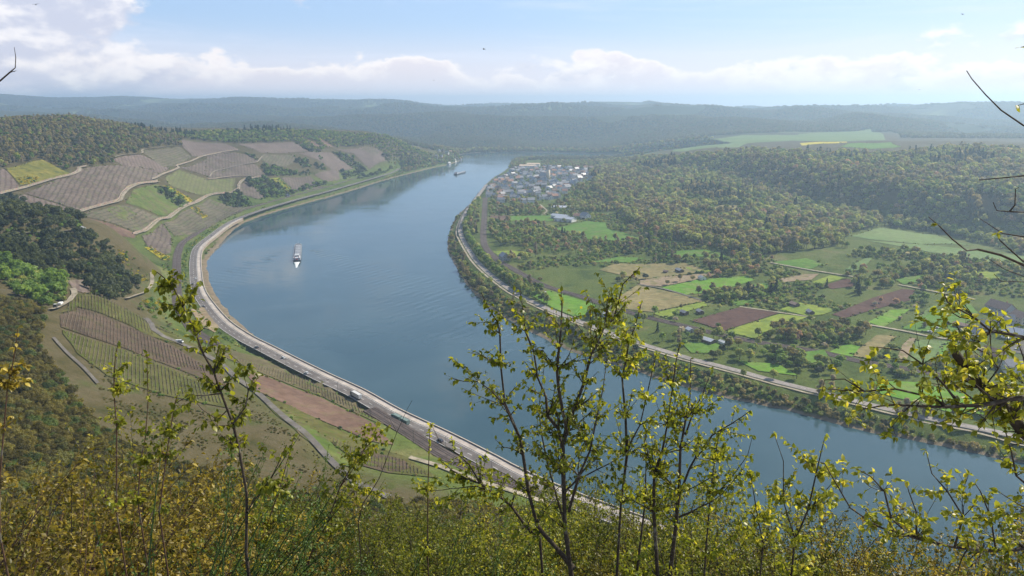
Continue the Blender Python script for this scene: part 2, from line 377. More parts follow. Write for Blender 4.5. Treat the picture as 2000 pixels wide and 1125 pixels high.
def land(name, c1, c2, s1=0.02, c3=None, s3=0.12, rows=None, ramp=(0.38, 0.62), fine=0.16):
    """ground cover: two tones in large patches, a third in small ones, optional planted rows (angle, spacing, colour, amount)"""
    if name in MC: return MC[name]
    m, t = newmat(name); g = t.n('ShaderNodeNewGeometry'); p = g.outputs['Position']
    c = t.ramp(t.noise(p, s1, 5, 0.6, 0.4), [(ramp[0], c1), (ramp[1], c2)])
    if c3: c = t.mix(t.sstep(t.noise(p, s3, 4, 0.65), 0.50, 0.66), c, col4(c3))
    f = t.noise(p, fine, 4, 0.7)
    c = t.mix(t.math('MULTIPLY_ADD', t.sstep(f, 0.38, 0.62), 0.55, 0.0), c, t.mix(1.0, c, (0.55, 0.55, 0.55, 1), 'MULTIPLY'))
    if rows:
        ang, sp, rc, amt = rows
        s = t.n('ShaderNodeSeparateXYZ', i0=p)
        q = t.math('ADD', t.math('MULTIPLY', s.outputs[0], math.cos(ang)), t.math('MULTIPLY', s.outputs[1], math.sin(ang)))
        q = t.math('ADD', q, t.math('MULTIPLY', t.noise(p, 0.05, 2), sp * 0.8))
        wv = t.math('SINE', t.math('MULTIPLY', q, 2 * math.pi / sp))
        brk = t.sstep(t.noise(p, 0.35, 3, 0.7), 0.32, 0.55)
        c = t.mix(t.math('MULTIPLY', t.math('MULTIPLY', t.sstep(wv, 0.0, 0.9), brk), amt), c, col4(rc))
    MC[name] = fin(m, t, c, 0.95, bump=f, bstr=0.6, bdist=0.6, spec=0.05); return m
def leafmat(name, c1, c2, trans=0.45, rough=0.5, c3=None, isl=0.4, vv=0.55):
    """leaf: diffuse + translucent, tone varies from leaf to leaf and from plant to plant"""
    if name in MC: return MC[name]
    m, t = newmat(name); g = t.n('ShaderNodeNewGeometry'); oi = t.n('ShaderNodeObjectInfo')
    r = t.math('MULTIPLY_ADD', g.outputs['Random Per Island'], isl, t.math('MULTIPLY', oi.outputs['Random'], 1.0 - isl))
    st = [(0.0, c1), (0.75, c2)] + ([(1.0, c3)] if c3 else [])
    c = t.ramp(r, st)
    hs = t.n('ShaderNodeHueSaturation'); hs.inputs['Hue'].default_value = 0.5
    t.put(hs.inputs['Value'], t.math('MULTIPLY_ADD', oi.outputs['Random'], vv, 1.0 - vv * 0.5)); t.put(hs.inputs['Color'], c)
    c = hs.outputs[0]
    d = t.n('ShaderNodeBsdfPrincipled'); t.put(d.inputs['Base Color'], c); d.inputs['Roughness'].default_value = rough
    d.inputs['Specular IOR Level'].default_value = 0.25
    tr = t.n('ShaderNodeBsdfTranslucent'); t.put(tr.inputs[0], t.mix(1.0, c, (1.5, 1.35, 0.7, 1), 'MULTIPLY'))
    mx = t.n('ShaderNodeMixShader'); mx.inputs[0].default_value = trans
    t.t.links.new(d.outputs[0], mx.inputs[1]); t.t.links.new(tr.outputs[0], mx.inputs[2])
    o = t.n('ShaderNodeOutputMaterial'); t.t.links.new(mx.outputs[0], o.inputs[0])
    MC[name] = m; return m

M_LAND = land('rough grassland', (0.060, 0.088, 0.022), (0.125, 0.115, 0.050), 0.012, (0.085, 0.135, 0.025), 0.05)
# the ground sheet: grassy floor low down, leaf-littered scrub on steep slopes
def ground_mat():
    m, t = newmat('valley ground'); g = t.n('ShaderNodeNewGeometry'); p = g.outputs['Position']
    s = t.n('ShaderNodeSeparateXYZ', i0=p)
    green = t.ramp(t.noise(p, 0.018, 9, 0.72, 0.5), [(0.36, (0.045, 0.075, 0.018)), (0.48, (0.090, 0.125, 0.030)), (0.55, (0.105, 0.135, 0.036)), (0.64, (0.150, 0.150, 0.058))])
    scrub = t.ramp(t.noise(p, 0.028, 8, 0.72, 0.3), [(0.33, (0.041, 0.045, 0.015)), (0.45, (0.085, 0.071, 0.034)), (0.55, (0.102, 0.085, 0.049)), (0.68, (0.061, 0.078, 0.019))])
    c = t.mix(t.sstep(s.outputs[2], 22, 45), green, scrub)
    far = t.ramp(t.noise(p, 0.0016, 5, 0.6, 0.6), [(0.40, (0.030, 0.045, 0.016)), (0.55, (0.050, 0.055, 0.024)), (0.62, (0.16, 0.20, 0.07))])
    c = t.mix(t.sstep(s.outputs[1], 2700, 3300), c, far)
    c = t.mix(t.math('MULTIPLY', t.sstep(t.noise(p, 0.3, 4, 0.7), 0.35, 0.7), 0.45), c, (0.045, 0.045, 0.016, 1))
    beach = t.ramp(t.noise(p, 0.15, 5, 0.7), [(0.3, (0.115, 0.095, 0.065)), (0.7, (0.26, 0.21, 0.145))])
    wob = t.math('MULTIPLY_ADD', t.noise(p, 0.06, 4), 2.4, -1.2)
    c = t.mix(t.math('SUBTRACT', 1.0, t.sstep(t.math('ADD', s.outputs[2], wob), 0.7, 1.7)), c, beach)
    f = t.noise(p, 0.5, 5, 0.7)
    return fin(m, t, c, 0.95, bump=f, bstr=0.8, bdist=0.8, spec=0.05)
idx = np.arange(NA * NR).reshape(NR, NA)
q = np.stack([idx[:-1, :-1], idx[:-1, 1:], idx[1:, 1:], idx[1:, :-1]], -1).reshape(-1, 4)[:, ::-1]
ter = add('terrain', mk_mesh('terrain', np.stack([TX.ravel(), TY.ravel(), TZ.ravel()], 1), q, [ground_mat()], smooth=True))
tag(ter, 'river valley ground with wooded slopes and a flat green valley floor', kind='structure')

# ------------------------------------------------------------------ river
BARGE = np.array(at_z(580, 512, 0)); BARGE_BOW = np.array(at_z(583, 480, 0))
BAX = (BARGE_BOW - BARGE) / np.linalg.norm(BARGE_BOW - BARGE)
def water_mat():
    m, t = newmat('river water'); g = t.n('ShaderNodeNewGeometry'); p = g.outputs['Position']
    s = t.n('ShaderNodeSeparateXYZ', i0=p)
    big = t.noise(p, 0.012, 3, 0.5, 0.5)
    rip = t.noise(p, 0.28, 4, 0.6, 0.2); mid = t.noise(p, 0.055, 3, 0.55, 0.4)
    h = t.math('ADD', t.math('MULTIPLY', rip, 0.07), t.math('MULTIPLY', mid, 0.16))
    calm = t.math('MULTIPLY_ADD', t.sstep(big, 0.40, 0.60), 0.90, 0.12)
    h = t.math('MULTIPLY', h, calm)
    # ship waves: transverse trains spreading in a wedge astern of the barge
    ax, ay = float(BAX[0]), float(BAX[1])
    dx = t.math('SUBTRACT', s.outputs[0], float(BARGE[0])); dy = t.math('SUBTRACT', s.outputs[1], float(BARGE[1]))
    al = t.math('ADD', t.math('MULTIPLY', dx, -ax), t.math('MULTIPLY', dy, -ay))     # distance astern
    ac = t.math('ABSOLUTE', t.math('ADD', t.math('MULTIPLY', dx, -ay), t.math('MULTIPLY', dy, ax)))
    rat = t.math('DIVIDE', ac, t.math('MAXIMUM', t.math('ADD', al, 130.0), 20.0))
    wedge = t.math('MULTIPLY', t.sstep(rat, 0.16, 0.34), t.math('SUBTRACT', 1.0, t.sstep(rat, 0.50, 0.66)))
    wedge = t.math('MULTIPLY', wedge, t.math('SUBTRACT', 1.0, t.sstep(al, 250, 620)))
    wedge = t.math('MULTIPLY', wedge, t.sstep(al, -150, -60))
    ph = t.math('ADD', t.math('MULTIPLY', al, 0.40), t.math('ADD', t.math('MULTIPLY', ac, 0.36), t.math('MULTIPLY', big, 9.0)))
    h = t.math('ADD', h, t.math('MULTIPLY', t.math('MULTIPLY', t.math('SINE', ph), wedge), t.math('MULTIPLY', t.sstep(mid, 0.40, 0.62), 0.14)))
    c = t.ramp(big, [(0.35, (0.030, 0.066, 0.082)), (0.65, (0.042, 0.082, 0.098))])
    b = t.n('ShaderNodeBsdfPrincipled'); t.put(b.inputs['Base Color'], c); b.inputs['IOR'].default_value = 1.33
    t.put(b.inputs['Roughness'], t.math('MULTIPLY_ADD', big, 0.12, 0.01)); b.inputs['Specular IOR Level'].default_value = 0.5
    bn = t.n('ShaderNodeBump'); bn.inputs['Strength'].default_value = 0.8; bn.inputs['Distance'].default_value = 1.0
    t.put(bn.inputs['Height'], h); t.t.links.new(bn.outputs[0], b.inputs['Normal'])
    o = t.n('ShaderNodeOutputMaterial'); t.t.links.new(b.outputs[0], o.inputs[0]); return m
wx, wy = np.meshgrid(np.linspace(-900, 1100, 21), np.linspace(-100, 3500, 37))
wi = np.arange(21 * 37).reshape(37, 21)
wat = add('river', mk_mesh('river', np.stack([wx.ravel(), wy.ravel(), wx.ravel() * 0], 1),
      np.stack([wi[:-1, :-1], wi[:-1, 1:], wi[1:, 1:], wi[1:, :-1]], -1).reshape(-1, 4), [water_mat()]))
tag(wat, 'wide blue river sweeping through the bend', kind='structure')

# ------------------------------------------------------------------ draped land parcels
def drape_poly(name, poly, mat, lift=0.5, step=9.0, label=None):
    """a parcel polygon (world x, y) laid on the terrain as a subdivided sheet"""
    bm = bmesh.new()
    pts = []
    n = len(poly)
    for i in range(n):
        a, b = np.array(poly[i]), np.array(poly[(i + 1) % n]); L = np.linalg.norm(b - a); k = max(1, int(L / step))
        for j in range(k):
            p = a + (b - a) * j / k
            w_ = fbm(np.array([p[0] / 17]), np.array([p[1] / 17]), 21, 2)[0] * min(3.0, step * 0.4) if j else 0
            pts.append((p[0] + w_, p[1] + w_, 0))
    f = bm.faces.new([bm.verts.new(p) for p in pts])
    bmesh.ops.triangulate(bm, faces=[f])
    for _ in range(7):
        es = [e for e in bm.edges if e.calc_length() > step * 1.6]
        if not es: break
        bmesh.ops.subdivide_edges(bm, edges=es, cuts=1); bmesh.ops.triangulate(bm, faces=[f for f in bm.faces if len(f.verts) > 3])
    co = np.array([v.co[:] for v in bm.verts]); z = tz(co[:, 0], co[:, 1]) + lift
    for v, zz in zip(bm.verts, z): v.co.z = zz
    for f in bm.faces:
        f.normal_update()
        if f.normal.z < 0: f.normal_flip()
        f.smooth = True
    me = bpy.data.meshes.new(name); bm.to_mesh(me); bm.free(); me.materials.append(mat)
    o = add(name, me); tag(o, label, kind='structure'); return o
def px_poly(pts, tmin=60.0):
    r = []
    for p in pts:
        h = hit(p[0], p[1], tmin)
        if h is not None: r.append((h[0], h[1]))
    return r
def ribbon(name, line, width, mat, lift=0.35, zs=None, label=None, off=0.0, kind='structure', cat=None, thick=0.0):
    """a strip of given width along a world polyline, on the terrain or at level zs"""
    L = np.asarray(line, float)[:, :2]; t = np.gradient(L, axis=0); t /= np.linalg.norm(t, axis=1)[:, None] + 1e-9
    nrm = np.stack([-t[:, 1], t[:, 0]], 1); a = L + nrm * (off + width / 2); b = L + nrm * (off - width / 2)
    if zs is None: za, zb = tz(a[:, 0], a[:, 1]) + lift, tz(b[:, 0], b[:, 1]) + lift; za = zb = np.maximum(za, zb)
    else: za = zb = np.full(len(L), zs) + lift
    n = len(L); V = np.concatenate([np.c_[a, za], np.c_[b, zb]]); F = []
    for i in range(n - 1): F.append((i, n + i, n + i + 1, i + 1))
    if thick:
        V = np.concatenate([V, V - [0, 0, thick]])
        for i in range(n - 1):
            F.append((i, i + 1, 2 * n + i + 1, 2 * n + i)); F.append((n + i + 1, n + i, 3 * n + i, 3 * n + i + 1))
        F.append((0, 2 * n, 3 * n, n)); F.append((n - 1, 2 * n - 1, 4 * n - 1, 3 * n - 1))
    o = add(name, mk_mesh(name, V, F, [mat])); tag(o, label, cat, kind=kind); return o
def px_line(pts, step=8, tmin=60.0):
    return smooth_line(px_poly(pts, tmin), step)

VB = [land('vineyard soil %d' % i, c1, c2, 0.03, c3, 0.10, (ang, 6.0, rc, 0.7)) for i, (c1, c2, c3, ang, rc) in enumerate([
    ((0.125, 0.098, 0.080), (0.172, 0.138, 0.112), (0.12, 0.115, 0.065), 0.35, (0.055, 0.045, 0.036)),
    ((0.120, 0.105, 0.072), (0.165, 0.140, 0.098), (0.105, 0.125, 0.050), 0.10, (0.055, 0.055, 0.030)),
    ((0.145, 0.112, 0.094), (0.192, 0.152, 0.128), (0.15, 0.13, 0.09), 0.55, (0.070, 0.052, 0.044)),
    ((0.115, 0.130, 0.050), (0.165, 0.160, 0.075), (0.14, 0.17, 0.045), 0.30, (0.085, 0.08, 0.045))])]
M_VGREEN = land('vineyard grass', (0.075, 0.115, 0.025), (0.130, 0.150, 0.045), 0.025, (0.12, 0.10, 0.06), 0.1)
M_YELLOW = land('yellow broom ground', (0.33, 0.30, 0.02), (0.42, 0.36, 0.02), 0.05, (0.14, 0.15, 0.03), 0.3)
M_YGRASS = land('yellowish grass', (0.135, 0.140, 0.030), (0.220, 0.190, 0.040), 0.03, (0.10, 0.115, 0.03), 0.08)
M_MEADOW = land('meadow', (0.092, 0.189, 0.031), (0.127, 0.230, 0.042), 0.015, (0.153, 0.195, 0.059), 0.06, (0.9, 9.0, (0.071, 0.136, 0.026), 0.35))
M_BRIGHT = land('bright young crop', (0.116, 0.254, 0.028), (0.151, 0.283, 0.038), 0.02, (0.177, 0.248, 0.059), 0.06, (1.0, 8.0, (0.083, 0.177, 0.024), 0.35))
M_LIME = land('lime meadow', (0.195, 0.266, 0.040), (0.248, 0.295, 0.054), 0.02, (0.153, 0.212, 0.047), 0.06, (1.1, 10.0, (0.142, 0.195, 0.035), 0.4))
M_DULL = land('dull pasture', (0.124, 0.195, 0.065), (0.165, 0.224, 0.083), 0.012, (0.142, 0.177, 0.071), 0.06)
M_PLOUGH = land('ploughed soil', (0.098, 0.058, 0.046), (0.125, 0.076, 0.060), 0.02, (0.085, 0.052, 0.045), 0.07, (1.15, 2.4, (0.07, 0.045, 0.038), 0.35))
M_DRY = land('dry grass', (0.220, 0.190, 0.085), (0.275, 0.230, 0.110), 0.02, (0.15, 0.155, 0.065), 0.06, (0.95, 7.0, (0.16, 0.135, 0.065), 0.3))
M_TAN = land('bare tan earth', (0.255, 0.195, 0.125), (0.300, 0.235, 0.155), 0.03, (0.20, 0.18, 0.08), 0.07)
M_REDSOIL = land('reddish bare soil', (0.135, 0.088, 0.066), (0.175, 0.115, 0.086), 0.04, (0.15, 0.115, 0.07), 0.1)
M_RAPE = land('rape blossom', (0.48, 0.42, 0.03), (0.55, 0.45, 0.04), 0.02, (0.4, 0.37, 0.05), 0.05)
M_TRACK = land('pale track', (0.330, 0.290, 0.220), (0.400, 0.350, 0.270), 0.05, (0.22, 0.20, 0.13), 0.2)
M_LANE = land('farm lane asphalt', (0.150, 0.138, 0.125), (0.195, 0.180, 0.162), 0.05, (0.16, 0.15, 0.11), 0.25)

vine = lambda pts, mt: drape_poly('vineyard', px_poly(pts), mt, 0.5)
V0, V1, V2, V3 = VB
for pts, mt in [
    ([(-60,335),(8,330),(38,365),(15,375),(-60,385)], V2), ([(10,330),(82,312),(138,340),(105,352),(40,362)], M_YGRASS),
    ([(162,330),(230,323),(300,331),(314,341),(300,351),(260,364),(242,379),(234,393),(160,413),(48,378),(100,356)], V0),
    ([(48,380),(158,415),(150,422),(90,412),(30,386)], V2),
    ([(220,312),(276,302),(332,329),(314,340),(236,322)], V2), ([(281,300),(283,294),(350,287),(374,307),(345,324),(318,327)], V1),
    ([(353,273),(437,280),(466,292),(400,306),(376,306),(356,287)], V2), ([(353,328),(404,311),(474,321),(410,345)], V0),
    ([(322,346),(350,332),(404,350),(460,348),(455,374),(408,384),(330,362)], V3),
    ([(261,371),(309,361),(324,366),(374,397),(361,409),(310,421),(246,397)], M_VGREEN), ([(318,363),(330,364),(376,391),(372,397)], M_YELLOW),
    ([(166,417),(240,399),(309,425),(311,431),(270,456),(172,425)], V1), ([(205,408),(240,400),(268,418),(240,432)], M_VGREEN),
    ([(172,427),(268,458),(262,466),(240,462)], M_REDSOIL),
    ([(320,436),(350,419),(380,403),(407,388),(430,397),(485,405),(410,441),(375,458),(340,462)], V1),
    ([(372,406),(384,404),(405,424),(396,427)], M_YELLOW), ([(276,461),(318,437),(335,463),(333,495),(316,500),(286,478)], V0),
    ([(283,484),(296,482),(330,504),(322,509)], M_YELLOW),
    ([(463,282),(572,278),(604,297),(511,299),(478,286)], V2), ([(405,301),(459,298),(508,310),(495,319),(412,339),(401,344)], V0),
    ([(511,301),(574,303),(579,312),(560,326),(518,320),(511,310)], V1), ([(583,300),(646,298),(690,330),(651,334),(626,315)], V2),
    ([(590,267),(631,290),(617,290)], M_REDSOIL), ([(617,267),(652,287),(638,290)], M_REDSOIL),
    ([(652,290),(724,286),(766,320),(722,331),(691,300)], V2), ([(613,342),(661,332),(664,351),(638,356)], V2),
    ([(548,346),(606,343),(633,365),(577,376)], V0), ([(463,366),(480,355),(524,384),(505,389),(471,379)], V0),
    ([(425,331),(499,321),(519,344),(404,349)], V0), ([(527,349),(545,347),(572,376),(556,374)], M_LIME),
    ([(695,290),(720,284),(742,296),(735,304)], V1), ([(412,446),(430,430),(480,410),(500,404),(492,402),(440,414)], V1)]:
    vine(pts, mt)
# the nearer spur
NS = [land('spur soil %d' % i, c1, c2, 0.05, c3, 0.15) for i, (c1, c2, c3) in enumerate([((0.075, 0.056, 0.040), (0.115, 0.085, 0.062), (0.085, 0.08, 0.035)), ((0.095, 0.082, 0.045), (0.135, 0.115, 0.065), (0.09, 0.10, 0.03)), ((0.070, 0.075, 0.022), (0.110, 0.105, 0.038), (0.09, 0.11, 0.025))])]
V0, V1, V3 = NS
for pts, mt in [
    ([(142,574),(172,576),(250,606),(335,650),(392,684),(330,668),(285,655),(262,640),(150,600),(118,612)], V3),
    ([(118,616),(150,603),(262,643),(300,660),(335,675),(430,730),(445,760),(330,715),(240,680),(120,640)], V0),
    ([(122,645),(240,684),(330,720),(440,765),(455,800),(330,775),(210,735),(150,690)], V3),
    ([(480,730),(500,728),(620,775),(730,828),(770,870),(720,862),(600,810),(505,765)], M_REDSOIL),
    ([(405,672),(470,690),(560,718),(640,758),(740,806),(762,830),(735,826),(620,772),(500,725),(420,690)], V1),
    ([(500,770),(560,790),(700,860),(790,892),(860,935),(760,925),(640,860),(560,815)], V3),
    ([(520,792),(560,800),(660,878),(690,915),(655,905),(585,850)], M_VGREEN),
    ([(700,872),(790,900),(800,915),(760,925),(705,910)], V0),
    ([(130,548),(172,546),(176,570),(160,572)], V2)]:
    drape_poly('vineyard', px_poly(pts), mt, 0.45, 6)
# fields on the valley floor
for nm, mt, pts in [
    ('ploughed_field', M_PLOUGH, [(1350,627),(1445,601),(1522,612),(1415,647)]), ('meadow', M_LIME, [(1416,648),(1523,614),(1577,620),(1500,650),(1472,662)]),
    ('crop_field', M_BRIGHT, [(1292,562),(1362,547),(1457,540),(1475,547),(1400,570),(1335,577)]), ('grass_field', M_DRY, [(1205,583),(1245,557),(1340,577),(1372,589),(1275,610),(1222,604)]),
    ('meadow', M_LIME, [(1275,613),(1375,590),(1382,598),(1330,612),(1300,622)]), ('crop_field', M_TAN, [(1250,548),(1287,542),(1360,536),(1415,534),(1360,547),(1292,560),(1250,557)]),
    ('grass_field', M_DRY, [(1170,528),(1200,515),(1337,514),(1380,527),(1350,535),(1250,546)]), ('meadow', M_LIME, [(1320,522),(1372,521),(1395,530),(1362,533)]),
    ('meadow', M_MEADOW, [(1305,492),(1375,488),(1410,496),(1425,505),(1367,502)]), ('meadow', M_MEADOW, [(1505,513),(1575,505),(1607,517),(1580,527),(1522,519)]),
    ('meadow', M_LIME, [(1585,552),(1622,538),(1652,544),(1600,556)]), ('ploughed_field', M_PLOUGH, [(1608,558),(1653,545),(1672,548),(1665,560),(1625,565)]),
    ('meadow', M_LIME, [(1522,605),(1562,592),(1635,606),(1607,615),(1577,618)]), ('ploughed_field', M_PLOUGH, [(1625,615),(1705,582),(1762,565),(1787,567),(1777,587),(1707,605),(1650,622)]),
    ('meadow', M_MEADOW, [(1762,642),(1825,606),(1895,594),(1910,612),(1862,650),(1800,649)]), ('meadow', M_BRIGHT, [(1695,630),(1740,606),(1777,605),(1750,625),(1725,640)]),
    ('crop_field', M_DRY, [(1662,695),(1712,655),(1752,657),(1730,675),(1700,702)]), ('crop_field', M_TAN, [(1750,707),(1762,675),(1778,660),(1788,662),(1772,700)]),
    ('crop_field', M_DULL, [(1775,708),(1790,664),(1850,668),(1828,700),(1802,716)]), ('meadow', M_BRIGHT, [(1820,700),(1850,667),(1857,668),(1838,702)]),
    ('meadow', M_BRIGHT, [(1620,688),(1655,672),(1680,678),(1664,698)]), ('pasture', M_DULL, [(1662,462),(1720,445),(1830,460),(1900,480),(1800,478),(1700,468)]),
    ('pasture', M_DULL, [(1690,470),(1830,481),(1990,500),(2100,512),(2100,530),(1900,508)]), ('meadow', M_DULL, [(1650,526),(1690,505),(1706,503),(1692,518),(1672,531)]),
    ('meadow', M_MEADOW, [(1085,447),(1145,432),(1182,435),(1187,447),(1220,455),(1255,470),(1175,472),(1125,462)]),
    ('crop_field', M_MEADOW, [(996,422),(1080,421),(1080,432),(998,432)]), ('ploughed_field', M_REDSOIL, [(957,422),(995,422),(997,432),(957,432)]),
    ('meadow', M_BRIGHT, [(1034,576),(1075,568),(1162,596),(1160,612),(1125,620),(1087,605)]), ('meadow', M_MEADOW, [(1150,512),(1210,502),(1260,505),(1230,513)]),
    ('meadow', M_MEADOW, [(1302,498),(1350,490),(1360,498),(1315,505)]), ('meadow', M_LIME, [(962,492),(1000,490),(1040,494),(1010,502),(975,502)]),
    ('meadow', M_MEADOW, [(1460,560),(1500,552),(1520,560),(1478,570)]), ('crop_field', M_TAN, [(1520,545),(1570,537),(1600,535),(1585,547),(1530,552)]),
    ('meadow', M_MEADOW, [(1430,590),(1478,583),(1470,594),(1440,598)]), ('meadow', M_MEADOW, [(1560,690),(1610,684),(1620,700),(1580,712)]),
    ('meadow', M_MEADOW, [(1330,668),(1420,672),(1400,690),(1350,690)]), ('meadow', M_BRIGHT, [(1700,745),(1800,748),(1900,775),(1960,815),(1850,805),(1720,770)]),
    ('meadow', M_BRIGHT, [(1440,705),(1520,712),(1560,735),(1480,725)]), ('meadow', M_DULL, [(1780,632),(1815,600),(1838,593),(1825,604),(1800,622)]),
    ('meadow', M_LIME, [(1890,532),(1950,530),(1960,545),(1900,545)]), ('meadow', M_MEADOW, [(1745,545),(1800,538),(1815,548),(1765,556)]),
    ('pasture', M_DULL, [(1310,296),(1345,276),(1450,264),(1560,264),(1545,275),(1460,280),(1400,288)]), ('pasture', M_DULL, [(1560,262),(1700,252),(1725,262),(1730,274),(1660,276),(1545,275)]),
    ('rape_field', M_RAPE, [(1562,280),(1600,277),(1655,277),(1640,280),(1580,283)]), ('crop_field', M_MEADOW, [(1655,281),(1740,278),(1760,287),(1700,291),(1640,287)]),
    ('meadow', M_DRY, [(1375,412),(1410,400),(1452,402),(1435,415),(1400,418)]), ('pasture', M_DULL, [(430,256),(500,252),(520,254),(470,258)])]:
    w_ = px_poly(pts)
    if len(w_) >= 3: drape_poly(nm, w_, mt, 0.5, 12)

# ------------------------------------------------------------------ roads, tracks, railways, walls
M_ASPH = land('road asphalt', (0.155, 0.140, 0.132), (0.195, 0.178, 0.168), 0.04, (0.135, 0.125, 0.12), 0.3)
M_CONC = land('promenade concrete', (0.43, 0.38, 0.335), (0.50, 0.45, 0.40), 0.05, (0.38, 0.34, 0.30), 0.3)
M_BALL = land('railway ballast', (0.105, 0.085, 0.075), (0.135, 0.11, 0.098), 0.06, (0.085, 0.072, 0.066), 0.4)
M_RAIL = plain('rail steel', (0.20, 0.16, 0.14), 0.5, 0.6)
M_LINE = plain('white road paint', (0.72, 0.72, 0.70), 0.6, var=0.06)
def wall_mat():
    m, t = newmat('quarry stone'); g = t.n('ShaderNodeNewGeometry'); p = g.outputs['Position']
    v = t.n('ShaderNodeTexVoronoi'); t.put(v.inputs['Vector'], p); v.inputs['Scale'].default_value = 1.1
    c = t.mix(0.35, t.ramp(t.noise(p, 0.15, 4, 0.7), [(0.3, (0.18, 0.145, 0.11)), (0.7, (0.34, 0.28, 0.21))]), v.outputs['Color'], 'OVERLAY')
    return fin(m, t, c, 0.95, bump=v.outputs['Distance'], bstr=0.7, bdist=0.3)
M_STONE = wall_mat()

ribbon('road', ROAD_L, 8.6, M_ASPH, 0.25, ROAD_Z, 'grey riverside main road with painted lines on the vineyard bank', thick=0.6)
i_pr = 40
PL = ROAD_L[int(np.argmin(abs(ROAD_L[:, 1] - 1250))):]
ribbon('promenade', PL, 4.4, M_CONC, 0.42, ROAD_Z, 'pale concrete promenade between the road and the river', off=6.6, thick=1.2)
def dashes(name, line, off, on, gap, wd, z, parent=None):
    d = np.r_[0, np.cumsum(np.hypot(*np.diff(line[:, :2], axis=0).T))]; V, F = [], []
    pos = lambda s: np.array([np.interp(s, d, line[:, 0]), np.interp(s, d, line[:, 1])])
    s = 0
    while s + on < d[-1]:
        a, b = pos(s), pos(s + on); t = (b - a) / (np.linalg.norm(b - a) + 1e-9); n = np.array([-t[1], t[0]])
        k = len(V)
        for p, sg in ((a, 1), (b, 1), (b, -1), (a, -1)): q = p + n * (off + sg * wd / 2); V.append((q[0], q[1], z))
        F.append((k + 3, k + 2, k + 1, k)); s += on + gap
    o = add(name, mk_mesh(name, V, F, [M_LINE])); tag(o, kind='structure'); return o
dashes('road_marking', ROAD_L, 0.0, 4, 7, 0.22, ROAD_Z + 0.256)
dashes('road_marking', ROAD_L, 3.9, 8.99, 0.01, 0.2, ROAD_Z + 0.256)
dashes('road_marking', ROAD_L, -3.9, 8.99, 0.01, 0.2, ROAD_Z + 0.256)

def wall_along(name, line, h_top, h_bot, thick, mat, label, cat='wall', part='cap', cap_mat=None):
    """masonry wall with a coping; heights absolute (float) or arrays"""
    L = np.asarray(line, float)[:, :2]; n = len(L)
    t = np.gradient(L, axis=0); t /= np.linalg.norm(t, axis=1)[:, None] + 1e-9; nr = np.stack([-t[:, 1], t[:, 0]], 1) * thick / 2
    zt = np.broadcast_to(np.asarray(h_top, float), (n,)); zb = np.broadcast_to(np.asarray(h_bot, float), (n,))
    def strip(nm, a, b, z1, z0, m, parent=None):
        V = np.concatenate([np.c_[a, z1], np.c_[b, z1], np.c_[a, z0], np.c_[b, z0]]); F = []
        for i in range(n - 1):
            F += [(i, n + i, n + i + 1, i + 1), (2 * n + i, i, i + 1, 2 * n + i + 1), (n + i, 3 * n + i, 3 * n + i + 1, n + i + 1)]
        F += [(0, 2 * n, 3 * n, n), (n - 1, 2 * n - 1, 4 * n - 1, 3 * n - 1)]
        return add(nm, mk_mesh(nm, V, F, [m]), parent)
    e = empty(name, (L[0, 0], L[0, 1], float(zb[0]))); e.location = (0, 0, 0)
    strip('masonry', L + nr, L - nr, zt - 0.18, zb, mat, e)
    strip(part, L + nr * 1.25, L - nr * 1.25, zt, zt - 0.18, cap_mat or mat, e)
    return tag(e, label, cat)
M_CAP = plain('coping stone', (0.44, 0.39, 0.33), 0.9)
pw = off_line(PL, 9.1); kk = np.arange(len(pw))
low_start = int(np.argmin(np.hypot(pw[:, 0] - at_z(520, 672, 0)[0], pw[:, 1] - at_z(520, 672, 0)[1])))
wall_along('river_wall', pw, ROAD_Z + 1.15, np.where(kk < low_start, ROAD_Z - 3.0, -2.0), 0.6, M_STONE, 'long stone river wall edging the promenade of the vineyard bank', cap_mat=M_CAP)
drape_poly('lay_by', px_poly([(372,604),(396,600),(428,640),(418,650),(395,640)]), M_TAN, 0.6, 5)

def railway(line, z, label, gauge_off=(-2.2, 2.2)):
    ribbon('railway_bed', line, 9.4, M_BALL, 0.3, z, label, thick=0.8)
    for o_ in gauge_off:
        for s in (-0.72, 0.72): tag(ribbon('rail', line, 0.16, M_RAIL, 0.48, z, off=o_ + s, thick=0.16), kind='structure')
railway(RAIL_L, 11.5, 'double railway track curving below the vineyards'); railway(RAIL_L2, 11.5, 'double railway track beside the road near the slope foot')
railway(RAIL_R, 9.0, 'double railway track across the valley floor')
ribbon('road', ROAD_R, 7.0, land('pale road', (0.27, 0.245, 0.225), (0.32, 0.295, 0.27), 0.05, (0.24, 0.22, 0.20), 0.3), 0.3, 7.0, 'pale riverside road behind the trees of the far bank', thick=0.6)
dashes('road_marking', ROAD_R, 0.0, 4, 8, 0.2, 7.306)
ribbon('cycle_path', off_line(ROAD_R, -6.2), 2.4, M_TRACK, 0.3, None, 'narrow cycle path beside the far riverside road')

